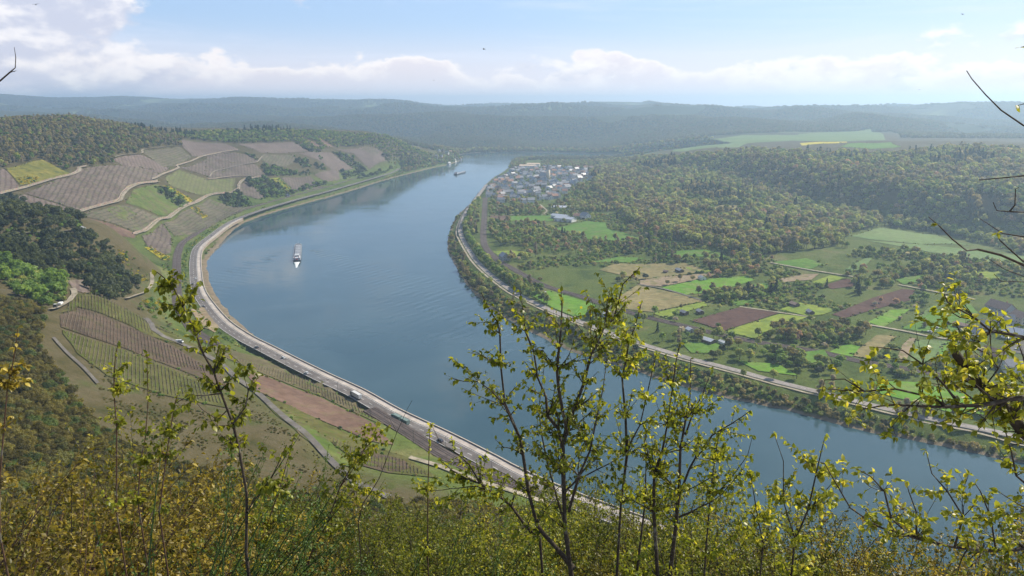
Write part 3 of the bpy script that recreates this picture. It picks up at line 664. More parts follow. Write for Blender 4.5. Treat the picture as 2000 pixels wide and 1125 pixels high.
PATHS = {}
for key, wd, mt, pts in [
    ('A', 4.5, M_TRACK, [(-40,392),(15,377),(95,354),(137,344),(156,335),(156,329),(172,326)]), ('A2', 3.5, M_TRACK, [(215,311),(275,301),(281,293),(325,287),(362,286)]),
    ('B', 4, M_TRACK, [(300,352),(320,342),(350,329),(346,325),(395,307),(430,299),(467,294)]), ('C', 4.5, M_TRACK, [(160,415),(207,402),(235,394),(243,380),(260,367),(312,357)]),
    ('D', 4, M_TRACK, [(265,460),(312,432),(347,416),(375,401),(407,385),(462,375),(468,362),(480,352),(520,346)]), ('E', 3.2, M_TRACK, [(402,352),(450,346),(520,345)]),
    ('E2', 3, M_TRACK, [(410,346),(418,336),(440,330),(475,322),(500,318),(512,306)]), ('F', 3.5, M_TRACK, [(100,608),(120,600),(136,590),(146,577),(142,567)]),
    ('G', 3.4, M_TRACK, [(247,587),(272,579),(289,570),(298,555),(297,537)]),
    ('H', 3.2, M_LANE, [(285,626),(292,632),(300,647),(320,660),(350,672),(390,690),(437,718),(460,740),(500,768),(535,800),(570,830),(622,877),(655,912),(707,953),(760,975)]),
    ('I', 3.2, M_TRACK, [(800,896),(860,914),(925,940),(1025,972),(1080,990)]), ('J', 1.4, M_LANE, [(105,662),(130,690),(165,722),(192,752)]),
    ('K', 3, M_LANE, [(-20,462),(15,460),(80,456),(120,455),(158,451)]), ('L', 3.5, M_TRACK, [(1505,514),(1575,527),(1625,535),(1670,542),(1710,549)]),
    ('M', 3.2, M_TRACK, [(1755,557),(1792,564),(1832,572),(1862,577),(1905,586)]), ('N', 2.6, M_TRACK, [(1445,600),(1500,608),(1592,622)]),
    ('O', 3.2, M_TRACK, [(1700,636),(1762,647),(1825,660),(1870,667),(1935,690)]), ('P', 3, M_TRACK, [(957,421),(1080,420),(1090,428),(1130,432)]),
    ('Q', 2.6, M_TRACK, [(1055,400),(1068,412),(1062,418)]), ('R', 3, M_LANE, [(1245,556),(1300,566),(1372,588)])]:
    PATHS[key] = px_line(pts, 7)
    ribbon('track', PATHS[key], wd, mt, 0.75)
def slope_wall(key, side, h, label):
    L = off_line(PATHS[key], side); z = tz(L[:, 0], L[:, 1])
    z = np.convolve(np.pad(z, 2, mode='edge'), np.ones(5) / 5, 'valid')
    jag = np.array([random.Random(i // 3 + len(key) * 7).uniform(0.75, 1.15) for i in range(len(L))])
    wall_along('retaining_wall', L, z + h * jag, z - 1.5, 0.7, M_STONE, label)
slope_wall('A', 3.2, 2.0, 'long low stone retaining wall along the uppermost vineyard track below the dark wood')
slope_wall('C', 3.2, 3.0, 'stone retaining wall zigzagging round the green vineyard terrace')
slope_wall('D', 3.0, 3.0, 'tall broken stone retaining wall above the lowest vineyard parcels')
slope_wall('B', 2.6, 1.8, 'stone retaining wall beside the middle vineyard track')
slope_wall('E', 2.4, 1.6, 'low stone retaining wall crossing the far vineyard parcels')
slope_wall('I', 2.0, 1.1, 'low pale stone wall along the track above the near railway')

# vine rows on the nearest parcels: posts and trained vines running down the slope
M_VINE = plain('vine wood', (0.17, 0.135, 0.095), 0.95, var=0.25)
M_POST = plain('weathered vine post', (0.22, 0.195, 0.16), 0.9)
def vine_rows(pts, spacing, label):
    poly = np.array(px_poly(pts)); c = poly.mean(0); e_ = 8.0
    gx = (tz1(c[0] + e_, c[1]) - tz1(c[0] - e_, c[1])); gy = (tz1(c[0], c[1] + e_) - tz1(c[0], c[1] - e_))
    g = np.array([c[0] + 12.0, c[1]]); g /= np.linalg.norm(g); n = np.array([-g[1], g[0]])
    rel = poly - c; u = rel @ n; v = rel @ g; V, F, mi = [], [], []
    for r_ in np.arange(u.min(), u.max(), spacing):
        s = np.arange(v.min(), v.max(), 1.6); P = c + n * r_ + np.outer(s, g)
        ok = inside(P[:, 0], P[:, 1], poly.tolist()); z = tz(P[:, 0], P[:, 1]) + 0.45
        for i in range(len(s)):
            if not ok[i] or random.random() < 0.02: continue
            h = random.uniform(0.25, 0.6); k = len(V); q0 = P[i] + n * random.uniform(-.08, .08); q1 = q0 + g * 1.6
            z1 = z[min(i + 1, len(s) - 1)]; w_ = n * 0.10
            for q, zz in ((q0, z[i]), (q1, z1)):
                V += [(*(q - w_), zz), (*(q + w_), zz), (*(q + w_ * .6), zz + h), (*(q - w_ * .6), zz + h)]
            F += [(k, k + 4, k + 7, k + 3), (k + 1, k + 2, k + 6, k + 5), (k + 3, k + 7, k + 6, k + 2), (k, k + 3, k + 2, k + 1), (k + 4, k + 5, k + 6, k + 7)]
            mi += [0] * 5
            if i % 5 == 0:
                k = len(V); hh = 1.75; a = 0.045
                for zz in (z[i], z[i] + hh): V += [(q0[0] - a, q0[1] - a, zz), (q0[0] + a, q0[1] - a, zz), (q0[0] + a, q0[1] + a, zz), (q0[0] - a, q0[1] + a, zz)]
                F += [(k, k + 1, k + 5, k + 4), (k + 1, k + 2, k + 6, k + 5), (k + 2, k + 3, k + 7, k + 6), (k + 3, k, k + 4, k + 7)]; mi += [1] * 4
    o = add('vine_rows', mk_mesh('vine_rows', V, F, [M_VINE, M_POST], mi)); tag(o, label, 'vines', kind='stuff')
vine_rows([(142,578),(172,580),(250,608),(335,652),(300,655),(262,640),(150,602),(122,614)], 1.75, 'rows of bare vines on the upper near spur')
vine_rows([(120,618),(150,605),(262,645),(335,678),(425,732),(330,712),(240,680),(122,640)], 1.75, 'rows of bare vines on the brown middle spur')
vine_rows([(125,648),(240,686),(330,722),(430,768),(440,792),(330,772),(215,735),(155,692)], 1.75, 'rows of bare vines on the lower grassy spur')
vine_rows([(430,692),(500,712),(600,745),(700,795),(735,822),(620,770),(500,722)], 1.75, 'rows of bare vines just above the main road')
vine_rows([(640,855),(700,880),(780,898),(845,930),(760,922),(690,900)], 1.75, 'rows of bare vines beside the bright grass strip')

# ------------------------------------------------------------------ tree kits
rng = np.random.default_rng(7); random.seed(11)
LF_PALE = leafmat('pale spring foliage', (0.176, 0.244, 0.059), (0.323, 0.362, 0.107), 0.52, c3=(0.391, 0.371, 0.167), vv=0.38)
LF_OLIVE = leafmat('olive budding foliage', (0.167, 0.160, 0.062), (0.265, 0.235, 0.098), 0.52, c3=(0.323, 0.244, 0.128), vv=0.38)
LF_GREEN = leafmat('fresh green foliage', (0.093, 0.178, 0.031), (0.178, 0.281, 0.048), 0.52, c3=(0.255, 0.323, 0.068), vv=0.38)
LF_NEAR = leafmat('brown budding scrub', (0.080, 0.074, 0.016), (0.165, 0.142, 0.028), 0.52, c3=(0.18, 0.18, 0.04))
LF_NEARP = leafmat('pale budding scrub', (0.095, 0.105, 0.026), (0.165, 0.165, 0.045), 0.45)
LF_NEARG = leafmat('green budding scrub', (0.055, 0.085, 0.018), (0.100, 0.140, 0.028), 0.45)
LF_FARA = leafmat('far olive canopy', (0.110, 0.112, 0.045), (0.150, 0.145, 0.060), 0.45, isl=0.5, vv=0.16)
LF_FARB = leafmat('far green canopy', (0.085, 0.120, 0.040), (0.120, 0.155, 0.050), 0.45, isl=0.5, vv=0.16)
LF_DARK = leafmat('dark scrub foliage', (0.048, 0.068, 0.024), (0.088, 0.109, 0.034), 0.52, c3=(0.128, 0.136, 0.051), vv=0.38)
LF_FIR = leafmat('fir needles', (0.024, 0.044, 0.024), (0.044, 0.075, 0.034), 0.52)
LF_WHITE = leafmat('white blossom', (0.420, 0.380, 0.320), (0.580, 0.550, 0.480), 0.52, c3=(0.200, 0.220, 0.090))
LF_PINK = leafmat('pinkish budding crown', (0.323, 0.212, 0.162), (0.459, 0.315, 0.230), 0.52, c3=(0.357, 0.306, 0.153), vv=0.38)
LF_GREY = leafmat('bare grey twigs', (0.205, 0.179, 0.137), (0.304, 0.265, 0.196), 0.52, c3=(0.235, 0.244, 0.117), vv=0.38)
LF_YEL = leafmat('yellow broom blossom', (0.360, 0.320, 0.020), (0.500, 0.430, 0.030), 0.52, c3=(0.120, 0.140, 0.030))
BARK = plain('bark', (0.075, 0.060, 0.048), 0.95, var=0.25)

def cards(cen, nrm, size, rs_):
    """leaf-spray quads: centres (n,3), normals (n,3), sizes (n)"""
    n = len(cen); nrm = nrm / (np.linalg.norm(nrm, axis=1)[:, None] + 1e-9)
    a = np.cross(nrm, rs_.normal(size=(n, 3))); a /= np.linalg.norm(a, axis=1)[:, None] + 1e-9
    b = np.cross(nrm, a); s = size[:, None] * 0.5
    j = lambda: 1 + rs_.uniform(-0.35, 0.35, (n, 1))
    V = np.stack([cen - a * s * j() - b * s * j(), cen + a * s * j() - b * s * j(), cen + a * s * j() + b * s * j() + nrm * s * 0.35, cen - a * s * j() + b * s * j()], 1).reshape(-1, 3)
    return V, np.arange(4 * n).reshape(-1, 4)
def crown_geo(seed, h, wid, base=0.25, clumps=26, per=26, card=1.0, shape='round'):
    rs_ = np.random.default_rng(seed); C, N, S = [], [], []
    for i in range(clumps):
        if shape == 'cone':
            t = (i + rs_.uniform(0, 1)) / clumps; zz = h * (base + (1 - base) * t); rr = wid * (1 - t) * rs_.uniform(0.55, 1.0)
            a = rs_.uniform(0, 2 * math.pi); c = np.array([math.cos(a) * rr, math.sin(a) * rr, zz]); cr = wid * 0.34 * (1.15 - t)
        elif shape == 'column':
            t = rs_.uniform(0, 1); zz = h * (base + (1 - base) * t); rr = wid * rs_.uniform(0, 0.8) * math.sqrt(max(0.1, 1 - (2 * t - 0.9) ** 2)); a = rs_.uniform(0, 2 * math.pi)
            c = np.array([math.cos(a) * rr, math.sin(a) * rr, zz]); cr = wid * rs_.uniform(0.3, 0.5)
        else:
            d = rs_.normal(size=3); d /= np.linalg.norm(d); k = rs_.uniform(0.45, 1.0) ** 0.6
            if d[2] < -0.35: d[2] *= 0.4
            c = np.array([d[0] * wid * 0.72 * k, d[1] * wid * 0.72 * k, h * (base + (1 - base) * 0.5) + d[2] * h * (1 - base) * 0.40 * k]); cr = wid * rs_.uniform(0.26, 0.46)
        dd = rs_.normal(size=(per, 3)); dd /= np.linalg.norm(dd, axis=1)[:, None]; dd[:, 2] = np.where(dd[:, 2] < -0.3, -dd[:, 2], dd[:, 2])
        C.append(c + dd * cr * rs_.uniform(0.6, 1.08, (per, 1))); N.append(dd + rs_.normal(size=(per, 3)) * 0.28); S.append(card * rs_.uniform(0.6, 1.35, per))
    return cards(np.concatenate(C), np.concatenate(N), np.concatenate(S), rs_)
def tube(pts, rad, sides=5):
    """tapered tube through points (m,3)"""
    P = np.asarray(pts, float); m = len(P); t = np.gradient(P, axis=0); t /= np.linalg.norm(t, axis=1)[:, None] + 1e-9
    ref = np.array([0, 0, 1.0]) if abs(t[0, 2]) < 0.9 else np.array([1.0, 0, 0])
    a = np.cross(t, ref); a /= np.linalg.norm(a, axis=1)[:, None] + 1e-9; b = np.cross(t, a)
    an = np.linspace(0, 2 * math.pi, sides, endpoint=False); rad = np.broadcast_to(np.asarray(rad, float), (m,))
    V = (P[:, None] + (a[:, None] * np.cos(an)[None, :, None] + b[:, None] * np.sin(an)[None, :, None]) * rad[:, None, None]).reshape(-1, 3)
    i = np.arange(m - 1)[:, None] * sides; k = np.arange(sides)[None]; k2 = (k + 1) % sides
    return V, np.stack([i + k, i + k2, i + sides + k2, i + sides + k], -1).reshape(-1, 4)
def join(parts):
    V, F, n = [], [], 0
    for v, f in parts: V.append(v); F.append(f + n); n += len(v)
    return np.concatenate(V), np.concatenate(F)
def trunk_geo(seed, h, r, wid, limbs=5):
    rs_ = np.random.default_rng(seed + 500); top = h * 0.72
    parts = [tube([(0, 0, -0.6), (rs_.uniform(-.2, .2), rs_.uniform(-.2, .2), top * 0.45), (rs_.uniform(-.4, .4), rs_.uniform(-.4, .4), top)], [r * 1.25, r * 0.8, r * 0.25])]
    for i in range(limbs):
        a = rs_.uniform(0, 2 * math.pi); z0 = top * rs_.uniform(0.35, 0.8); L = wid * rs_.uniform(0.5, 0.85)
        parts.append(tube([(0, 0, z0), (math.cos(a) * L * 0.5, math.sin(a) * L * 0.5, z0 + L * 0.45), (math.cos(a) * L, math.sin(a) * L, z0 + L * 0.75)], [r * 0.45, r * 0.3, r * 0.1], 4))
    return join(parts)
KITS = {}
def kit(key, mat, h, wid, base=0.22, clumps=26, per=24, card=1.0, shape='round', r=0.28, n=2):
    L = []
    for i in range(n):
        cv_, cf = crown_geo(hash(key) % 1000 if False else sum(map(ord, key)) * 3 + i * 17, h * (1, .88)[i], wid * (.86, 1.18)[i], base, clumps, per, card, shape)
        tv, tf = trunk_geo(sum(map(ord, key)) + i, h, r, wid)
        cm = mk_mesh('crown', cv_, cf, [mat]); tm = mk_mesh('trunk', tv, tf, [BARK])
        v, f = join([(cv_, cf), (tv, tf)]); both = mk_mesh('tree_' + key, v, f, [mat, BARK], np.r_[np.zeros(len(cf), int), np.ones(len(tf), int)])
        L.append((cm, tm, both))
    KITS[key] = L
kit('pale', LF_PALE, 12, 4.8); kit('olive', LF_OLIVE, 13, 5.0); kit('green', LF_GREEN, 10, 4.4); kit('dark', LF_DARK, 9, 4.2)
kit('fir', LF_FIR, 16, 3.2, 0.06, 44, 16, 1.1, 'cone'); kit('white', LF_WHITE, 7, 3.4, 0.2, 22, 24, 0.8); kit('pink', LF_PINK, 10, 4.2)
kit('grey', LF_GREY, 14, 3.6, 0.15, 26, 22, 0.9, 'column'); 
kit('far_a', LF_FARA, 13, 6.5, 0.1, 14, 14, 2.4); kit('far_b', LF_FARB, 12, 6.5, 0.1, 14, 14, 2.4)
kit('fine_o', LF_NEAR, 3.2, 2.5, 0.0, 34, 60, 0.24, r=0.06); kit('fine_p', LF_NEARP, 3.2, 2.5, 0.0, 34, 60, 0.22, r=0.06); kit('fine_g', LF_NEARG, 3.0, 2.4, 0.0, 34, 60, 0.22, r=0.06)
kit('bush_g', LF_GREEN, 3.4, 2.6, 0.0, 12, 22, 0.75, r=0.1); kit('bush_d', LF_DARK, 3.2, 2.6, 0.0, 12, 22, 0.75, r=0.1)
kit('bush_o', LF_OLIVE, 3.2, 2.5, 0.0, 12, 22, 0.7, r=0.1); kit('bush_p', LF_PALE, 3.2, 2.5, 0.0, 12, 22, 0.7, r=0.1); kit('bush_y', LF_YEL, 2.2, 2.2, 0.0, 10, 22, 0.6, r=0.08)
PROTO = bpy.data.collections.new('plant kits')
PIDX = {}
for key in sorted(KITS):
    for i, (_, _, both) in enumerate(KITS[key]):
        o = bpy.data.objects.new('kit_%02d' % len(PIDX), both); PROTO.objects.link(o); PIDX[(key, i)] = len(PIDX)

def scatter_tree(name, P, S, KX, label, cat):
    """one mass of plants: instances of the kits on points P, scale S, kit index KX"""
    me = bpy.data.meshes.new(name); P = np.asarray(P, np.float32)
    me.vertices.add(len(P)); me.vertices.foreach_set('co', P.ravel())
    at_ = me.attributes.new('sc', 'FLOAT', 'POINT'); at_.data.foreach_set('value', np.asarray(S, np.float32))
    at_ = me.attributes.new('ki', 'INT', 'POINT'); at_.data.foreach_set('value', np.asarray(KX, np.int32))
    at_ = me.attributes.new('rt', 'FLOAT', 'POINT'); at_.data.foreach_set('value', rng.uniform(0, 6.28, len(P)).astype(np.float32))
    o = add(name, me); tag(o, label, cat, kind='stuff')
    ng = bpy.data.node_groups.new(name, 'GeometryNodeTree')
    ng.interface.new_socket('Geometry', in_out='INPUT', socket_type='NodeSocketGeometry'); ng.interface.new_socket('Geometry', in_out='OUTPUT', socket_type='NodeSocketGeometry')
    N = ng.nodes.new; L = ng.links.new
    gi, go = N('NodeGroupInput'), N('NodeGroupOutput'); ci = N('GeometryNodeCollectionInfo'); ci.inputs['Collection'].default_value = PROTO
    ci.inputs['Separate Children'].default_value = True; ci.inputs['Reset Children'].default_value = True
    ip = N('GeometryNodeInstanceOnPoints'); ip.inputs['Pick Instance'].default_value = True
    def attr(nm, ty):
        a = N('GeometryNodeInputNamedAttribute'); a.data_type = ty; a.inputs[0].default_value = nm; return a.outputs[0]
    cx = N('ShaderNodeCombineXYZ'); L(attr('rt', 'FLOAT'), cx.inputs[2])
    e2r = N('FunctionNodeEulerToRotation'); L(cx.outputs[0], e2r.inputs[0])
    L(gi.outputs[0], ip.inputs['Points']); L(ci.outputs[0], ip.inputs['Instance']); L(attr('ki', 'INT'), ip.inputs['Instance Index'])
    L(e2r.outputs[0], ip.inputs['Rotation']); L(attr('sc', 'FLOAT'), ip.inputs['Scale']); L(ip.outputs[0], go.inputs[0])
    o.modifiers.new('scatter', 'NODES').node_group = ng
    return o
def project(x, y, z):
    z = z - CAM_H; f = y * cP - z * sP; u = y * sP + z * cP
    return 1000 + FPX * x / f, 562.5 - FPX * u / f
PARC = [[(v.co.x, v.co.y) for v in o.data.vertices] for o in []]

# ------------------------------------------------------------------ woods, scrub and trees
NOGO = []                                                  # parcels kept free of trees (world polygons)
def reg(pts):
    w_ = px_poly(pts)
    if len(w_) > 2: NOGO.append(w_)
for _o in [o for o in COL.objects if o.name.split('.')[0] in ('ploughed_field', 'meadow', 'crop_field', 'grass_field', 'pasture', 'rape_field', 'vineyard', 'lay_by')]:
    bmx = bmesh.new(); bmx.from_mesh(_o.data)
    be = [e for e in bmx.edges if e.is_boundary]
    if be:                                                  # walk the outline
        nxt = {}
        for e in be:
            a, b = e.verts; nxt.setdefault(a.index, []).append(b.index); nxt.setdefault(b.index, []).append(a.index)
        bmx.verts.ensure_lookup_table(); st = be[0].verts[0].index; loop = [st]; prev = None; cur = st
        while True:
            c_ = [k for k in nxt[cur] if k != prev and (k == st or k not in loop[-3:])]
            if not c_: break
            prev, cur = cur, c_[0]
            if cur == st or len(loop) > 4000: break
            loop.append(cur)
        NOGO.append([(bmx.verts[i].co.x, bmx.verts[i].co.y) for i in loop])
    bmx.free()
LINES = [(ROAD_L, 9), (RAIL_L, 7), (RAIL_L2, 7), (ROAD_R, 5.5), (RAIL_R, 7.5)] + [(v, 3.5) for v in PATHS.values()]
def free(x, y, pad=0.0, parcels=True):
    ok = np.ones(len(x), bool)
    for ln, d in LINES: ok &= seg_dist(x, y, ln[:, :2]) > d + pad
    if parcels:
        for pl in NOGO:
            a = np.array(pl); mn, mx = a.min(0), a.max(0); k = (x > mn[0]) & (x < mx[0]) & (y > mn[1]) & (y < mx[1])
            if k.any(): ok[k] &= ~inside(x[k], y[k], pl)
    rv = inside(x, y, RIVER); ok &= ~rv
    return ok
def jgrid(x0, x1, y0, y1, sp):
    gx, gy = np.meshgrid(np.arange(x0, x1, sp), np.arange(y0, y1, sp)); gx = gx.ravel() + rng.uniform(-.45, .45, gx.size) * sp; gy = gy.ravel() + rng.uniform(-.45, .45, gy.size) * sp
    k = np.abs(np.arctan2(gx, gy)) < R(46); return gx[k], gy[k]
def in_px(x, y, poly):
    z = tz(x, y); u, v = project(x, y, z); return inside(u, v, poly)
def fill(px_polys, bounds, sp, parcels=True, thin=None, pad=0.0):
    x, y = jgrid(*bounds, sp); m = np.zeros(len(x), bool); z = tz(x, y); u, v = project(x, y, z)
    for p in px_polys: m |= inside(u, v, p)
    x, y = x[m], y[m]
    if thin is not None: k = thin(x, y); x, y = x[k], y[k]
    k = free(x, y, pad, parcels); return x[k], y[k]
def pick(n, mixture):
    keys = list(mixture); w_ = np.array([mixture[k] for k in keys], float); c_ = rng.choice(len(keys), n, p=w_ / w_.sum())
    return [keys[i] for i in c_]
def mass(name, x, y, mixture, smin, smax, label, cat, sink=0.4, keys=None):
    ks = keys if keys is not None else pick(len(x), mixture); S = rng.uniform(smin, smax, len(x))
    KX = [PIDX[(k, int(rng.integers(0, 2)))] for k in ks]
    return scatter_tree(name, np.stack([x, y, tz(x, y) - sink], 1), S, KX, label, cat)

# 1 big wood on the right
x, y = fill([[(1150,337),(1250,312),(1330,308),(1460,296),(1600,301),(1740,304),(1850,292),(2250,300),(2250,480),(1990,498),(1900,472),(1840,457),(1720,442),(1660,458),(1640,480),(1500,500),(1440,500),(1400,487),(1300,470),(1230,440),(1190,400),(1160,370)]],
            (100, 1700, 800, 2500), 8.4)
gap = fbm(x / 38, y / 38, 71, 3) > -0.17; x, y = x[gap], y[gap]
zone = fbm(x / 130, y / 130, 81, 3); MX = [{'olive': 4, 'grey': 2, 'pale': 3.5, 'pink': .2, 'dark': .6, 'green': 1}, {'pale': 6, 'olive': 2.5, 'green': 1.5, 'pink': .4}, {'green': 3, 'pale': 4, 'dark': 1.5, 'olive': 1, 'white': .2}, {'fir': 3, 'dark': 3, 'olive': 2}]
zi = np.where(zone < -.07, 0, np.where(zone < .06, 1, np.where(zone < .17, 2, 3))); fk = [pick(1, MX[i_])[0] for i_ in zi]
mass('forest', x, y, None, 0.6, 1.45, 'budding pale olive broadleaf forest covering the hill beyond the valley fields', 'forest', keys=fk)
# 2 far hills
def farthin(x, y): return (fbm(x / 520, y / 520, 31, 4) > -0.095) 
x, y = jgrid(-4800, 4800, 2650, 5000, 15); k = farthin(x, y) & free(x, y, 0, True); x, y = x[k], y[k]
u, v = project(x, y, tz(x, y)); k = ~(inside(u, v, [(1300,300),(1340,268),(1450,258),(1700,248),(1760,262),(1760,292),(1500,290)]) & (y < 3200)); x, y = x[k], y[k]
mass('far_forest', x, y, {'far_a': 4, 'far_b': 2}, 0.8, 1.25, 'hazy forest on the far hills that close the valley', 'forest', 3)
x, y = jgrid(-8000, 8000, 5000, 8400, 27); k = farthin(x, y); x, y = x[k], y[k]
mass('horizon_forest', x, y, {'far_a': 4, 'far_b': 2}, 1.2, 1.8, 'bluish forest on the horizon ridges', 'forest', 6)
# 3 wood on the vineyard hill, dark spruce row on its crest
x, y = fill([[(-150,238),(0,236),(150,230),(240,245),(330,262),(360,269),(355,285),(280,291),(270,299),(214,308),(232,319),(162,327),(156,322),(140,338),(82,310),(5,328),(-150,330)]], (-1500, -300, 800, 2100), 7.5)
mass('hill_wood', x, y, {'olive': 4, 'pale': .8, 'green': 1.6, 'dark': 3.6, 'grey': 1}, 0.5, 0.9, 'dark budding wood on the hilltop above the vineyards', 'wood')
x, y = fill([[(330,262),(500,254),(640,258),(760,266),(800,287),(845,303),(835,314),(775,319),(725,285),(650,289),(605,296),(575,277),(465,281),(437,279),(355,271)]], (-1500, -200, 1500, 2700), 7.5)
mass('upper_wood', x, y, {'green': 5, 'dark': 2, 'pale': 2, 'bush_g': 2}, 0.55, 0.9, 'green woodland along the upper edge of the far vineyards', 'wood')
# scrub patches between the vineyard parcels
SCR = [[(572,277),(605,297),(632,295),(622,300),(592,285)], [(478,298),(505,310),(502,314),(480,302)], [(510,326),(545,326),(570,335),(606,338),(606,343),(520,344)],
       [(575,306),(600,312),(610,326),(590,328),(575,312)], [(648,296),(672,300),(700,318),(718,335),(700,336),(668,315)], [(475,352),(525,346),(558,372),(560,384),(520,388)],
       [(428,380),(460,374),(495,396),(492,405),(445,405),(432,392)], [(664,334),(705,337),(712,343),(672,352)], [(610,321),(628,322),(638,332),(622,331)], [(298,364),(316,364),(362,402),(358,409),(330,392)],
       [(745,305),(758,306),(766,320),(760,320)], [(620,300),(632,310),(625,313)], [(690,352),(760,330),(785,322),(830,312),(845,316),(770,335)], [(345,392),(360,392),(372,400),(366,402)], [(500,392),(560,376),(640,356),(640,360),(560,382)]]
x, y = fill(SCR, (-900, -200, 850, 2400), 5.2, parcels=False)
mass('vineyard_scrub', x, y, {'bush_d': 4, 'bush_g': 3, 'dark': 1, 'green': 0.6}, 0.7, 1.35, 'dark green scrub patches between the vineyard parcels', 'scrub')
x, y = fill([[(318,363),(330,364),(376,391),(372,397)], [(372,406),(384,404),(405,424),(396,427)], [(283,484),(296,482),(330,504),(322,509)], [(225,487),(243,492),(258,510),(240,515)], [(262,530),(290,545),(285,553),(258,540)], [(305,560),(322,575),(318,580)], [(278,588),(312,585),(318,608),(290,612)], [(530,350),(545,348),(572,376),(560,374)], [(30,345),(75,345),(75,360),(40,360)]],
            (-900, -200, 500, 1800), 4.2, parcels=False)
mass('broom_patch', x, y, {'bush_y': 6, 'bush_g': 1.5}, 0.6, 1.1, 'yellow flowering broom scattered on the vineyard slope', 'shrubs')
# 4 gully scrub
x, y = fill([[(-150,382),(20,380),(60,397),(130,417),(158,428),(160,446),(215,480),(250,540),(276,560),(244,586),(210,588),(176,572),(172,546),(128,546),(60,522),(-150,512)]], (-900, -120, 330, 1000), 4.6)
mass('gully_scrub', x, y, {'bush_d': 5, 'dark': 3, 'bush_o': 1.2, 'bush_g': 0.8}, 0.65, 1.15, 'dark scrub filling the gully beside the vineyards', 'scrub')
x, y = fill([[(-150,505),(0,508),(60,525),(128,552),(132,575),(128,590),(92,600),(50,588),(0,545),(-150,520)]], (-700, -120, 250, 700), 4.0)
mass('green_thicket', x, y, {'bush_g': 5, 'bush_p': 2, 'green': 1}, 0.7, 1.2, 'fresh green thicket at the edge of the near spur', 'scrub')
x, y = fill([[(165,450),(215,478),(262,500),(292,545),(300,585),(330,625),(350,650),(330,640),(300,622),(262,600),(300,560),(262,556),(215,482)], [(318,520),(340,480),(342,560),(344,620),(330,610)]], (-700, -120, 400, 1000), 6.5)
mass('slope_scrub', x, y, {'bush_g': 3, 'bush_o': 3, 'bush_y': 1.2, 'bush_p': 2}, 0.35, 0.75, 'low mixed scrub on the slope above the railway', 'scrub')
# 5 near slope below the viewpoint
x, y = jgrid(-420, 320, 18, 420, 3.0); z = tz(x, y); u, v = project(x, y, z); rr_ = np.hypot(x, y)
k = inside(u, v, [(-300,560),(-60,575),(40,590),(86,606),(88,640),(80,668),(100,715),(150,775),(200,840),(320,895),(440,930),(560,965),(700,985),(850,985),(1000,995),(1060,1000),(1200,1050),(2300,1060),(2300,4000),(-300,4000)]) & (rr_ > 48)
x, y = x[k], y[k]; k = free(x, y, 0, True); x, y = x[k], y[k]
mass('near_slope_scrub', x, y, {'fine_o': 7, 'fine_p': 1.6, 'fine_g': 1.6}, 0.45, 1.25, 'olive budding scrub covering the steep slope below the viewpoint', 'scrub')
x, y = jgrid(-330, 60, 180, 480, 1.9); z = tz(x, y); u, v = project(x, y, z)
k = inside(u, v, [(192,756),(160,705),(330,782),(455,806),(470,775),(500,785),(560,835),(620,885),(690,950),(700,985),(560,960),(440,920),(330,880),(225,830)]) & (fbm(x / 14, y / 14, 95, 4) > 0.0); x, y = x[k], y[k]; k = free(x, y); x, y = x[k], y[k]
mass('rough_grass_scrub', x, y, {'fine_o': 5, 'fine_p': 3, 'fine_g': 1.5}, 0.10, 0.34, 'low brown scrub dotting the rough grass above the lane', 'scrub')
# 6 strips along the banks
def along(line, off0, off1, sp, y0=-1e9, y1=1e9):
    L = np.asarray(line)[:, :2]; d = np.r_[0, np.cumsum(np.hypot(*np.diff(L, axis=0).T))]; X, Y_ = [], []
    t = np.gradient(L, axis=0); t /= np.linalg.norm(t, axis=1)[:, None] + 1e-9
    for o_ in np.arange(min(off0, off1), max(off0, off1) + .01, sp):
        s = np.arange(0, d[-1], sp) + rng.uniform(-.4, .4, len(np.arange(0, d[-1], sp))) * sp
        bx, by = np.interp(s, d, L[:, 0]), np.interp(s, d, L[:, 1]); tx, ty = np.interp(s, d, t[:, 0]), np.interp(s, d, t[:, 1]); oo = o_ + rng.uniform(-.4, .4, len(s)) * sp
        X.append(bx - ty * oo); Y_.append(by + tx * oo)
    X, Y_ = np.concatenate(X), np.concatenate(Y_); k = (Y_ > y0) & (Y_ < y1); return X[k], Y_[k]
BIG = []                                                    # candidates for single trees: x, y, key, scale, zone
SH_R = smooth_line(SHORE_R, 10)
x, y = along(ROAD_R, -12, -34, 4.6); k = free(x, y, 1.5, False) & (tz(x, y) > 0.6); x, y = x[k], y[k]
mass('riverbank_scrub', x, y, {'bush_o': 5, 'bush_p': 2, 'bush_g': 2, 'bush_d': 1.5}, 0.6, 1.15, 'brown and green scrub along the far riverbank', 'scrub')
x, y = along(ROAD_R, -12, -26, 9.5, 560, 2100); k = free(x, y, 2, False) & (tz(x, y) > 0.8) & (rng.uniform(size=len(x)) < 0.62); x, y = x[k], y[k]
for a, b in zip(x, y): BIG.append((a, b, pick(1, {'pale': 3, 'olive': 3, 'grey': 1.2, 'green': 1.5, 'dark': 1})[0], rng.uniform(0.55, 0.95), 'bank'))
x, y = along(ROAD_R, 9, 13, 6.0, 700, 1500); k = free(x, y, 1.0, False); x, y = x[k], y[k]
for a, b in zip(x, y): BIG.append((a, b, pick(1, {'green': 5, 'pale': 2})[0], rng.uniform(0.75, 1.05), 'road'))
for px in (1590, 1612, 1755, 1776, 1792, 1740, 1800, 1850, 1690, 1440, 1500, 1545):
    q = hit(px, 812 if px > 1700 else 770 if px > 1580 else 740)
    if q: BIG.append((q[0] + 4, q[1], 'grey' if px > 1580 else 'pale', rng.uniform(0.6, 0.95), 'bank'))
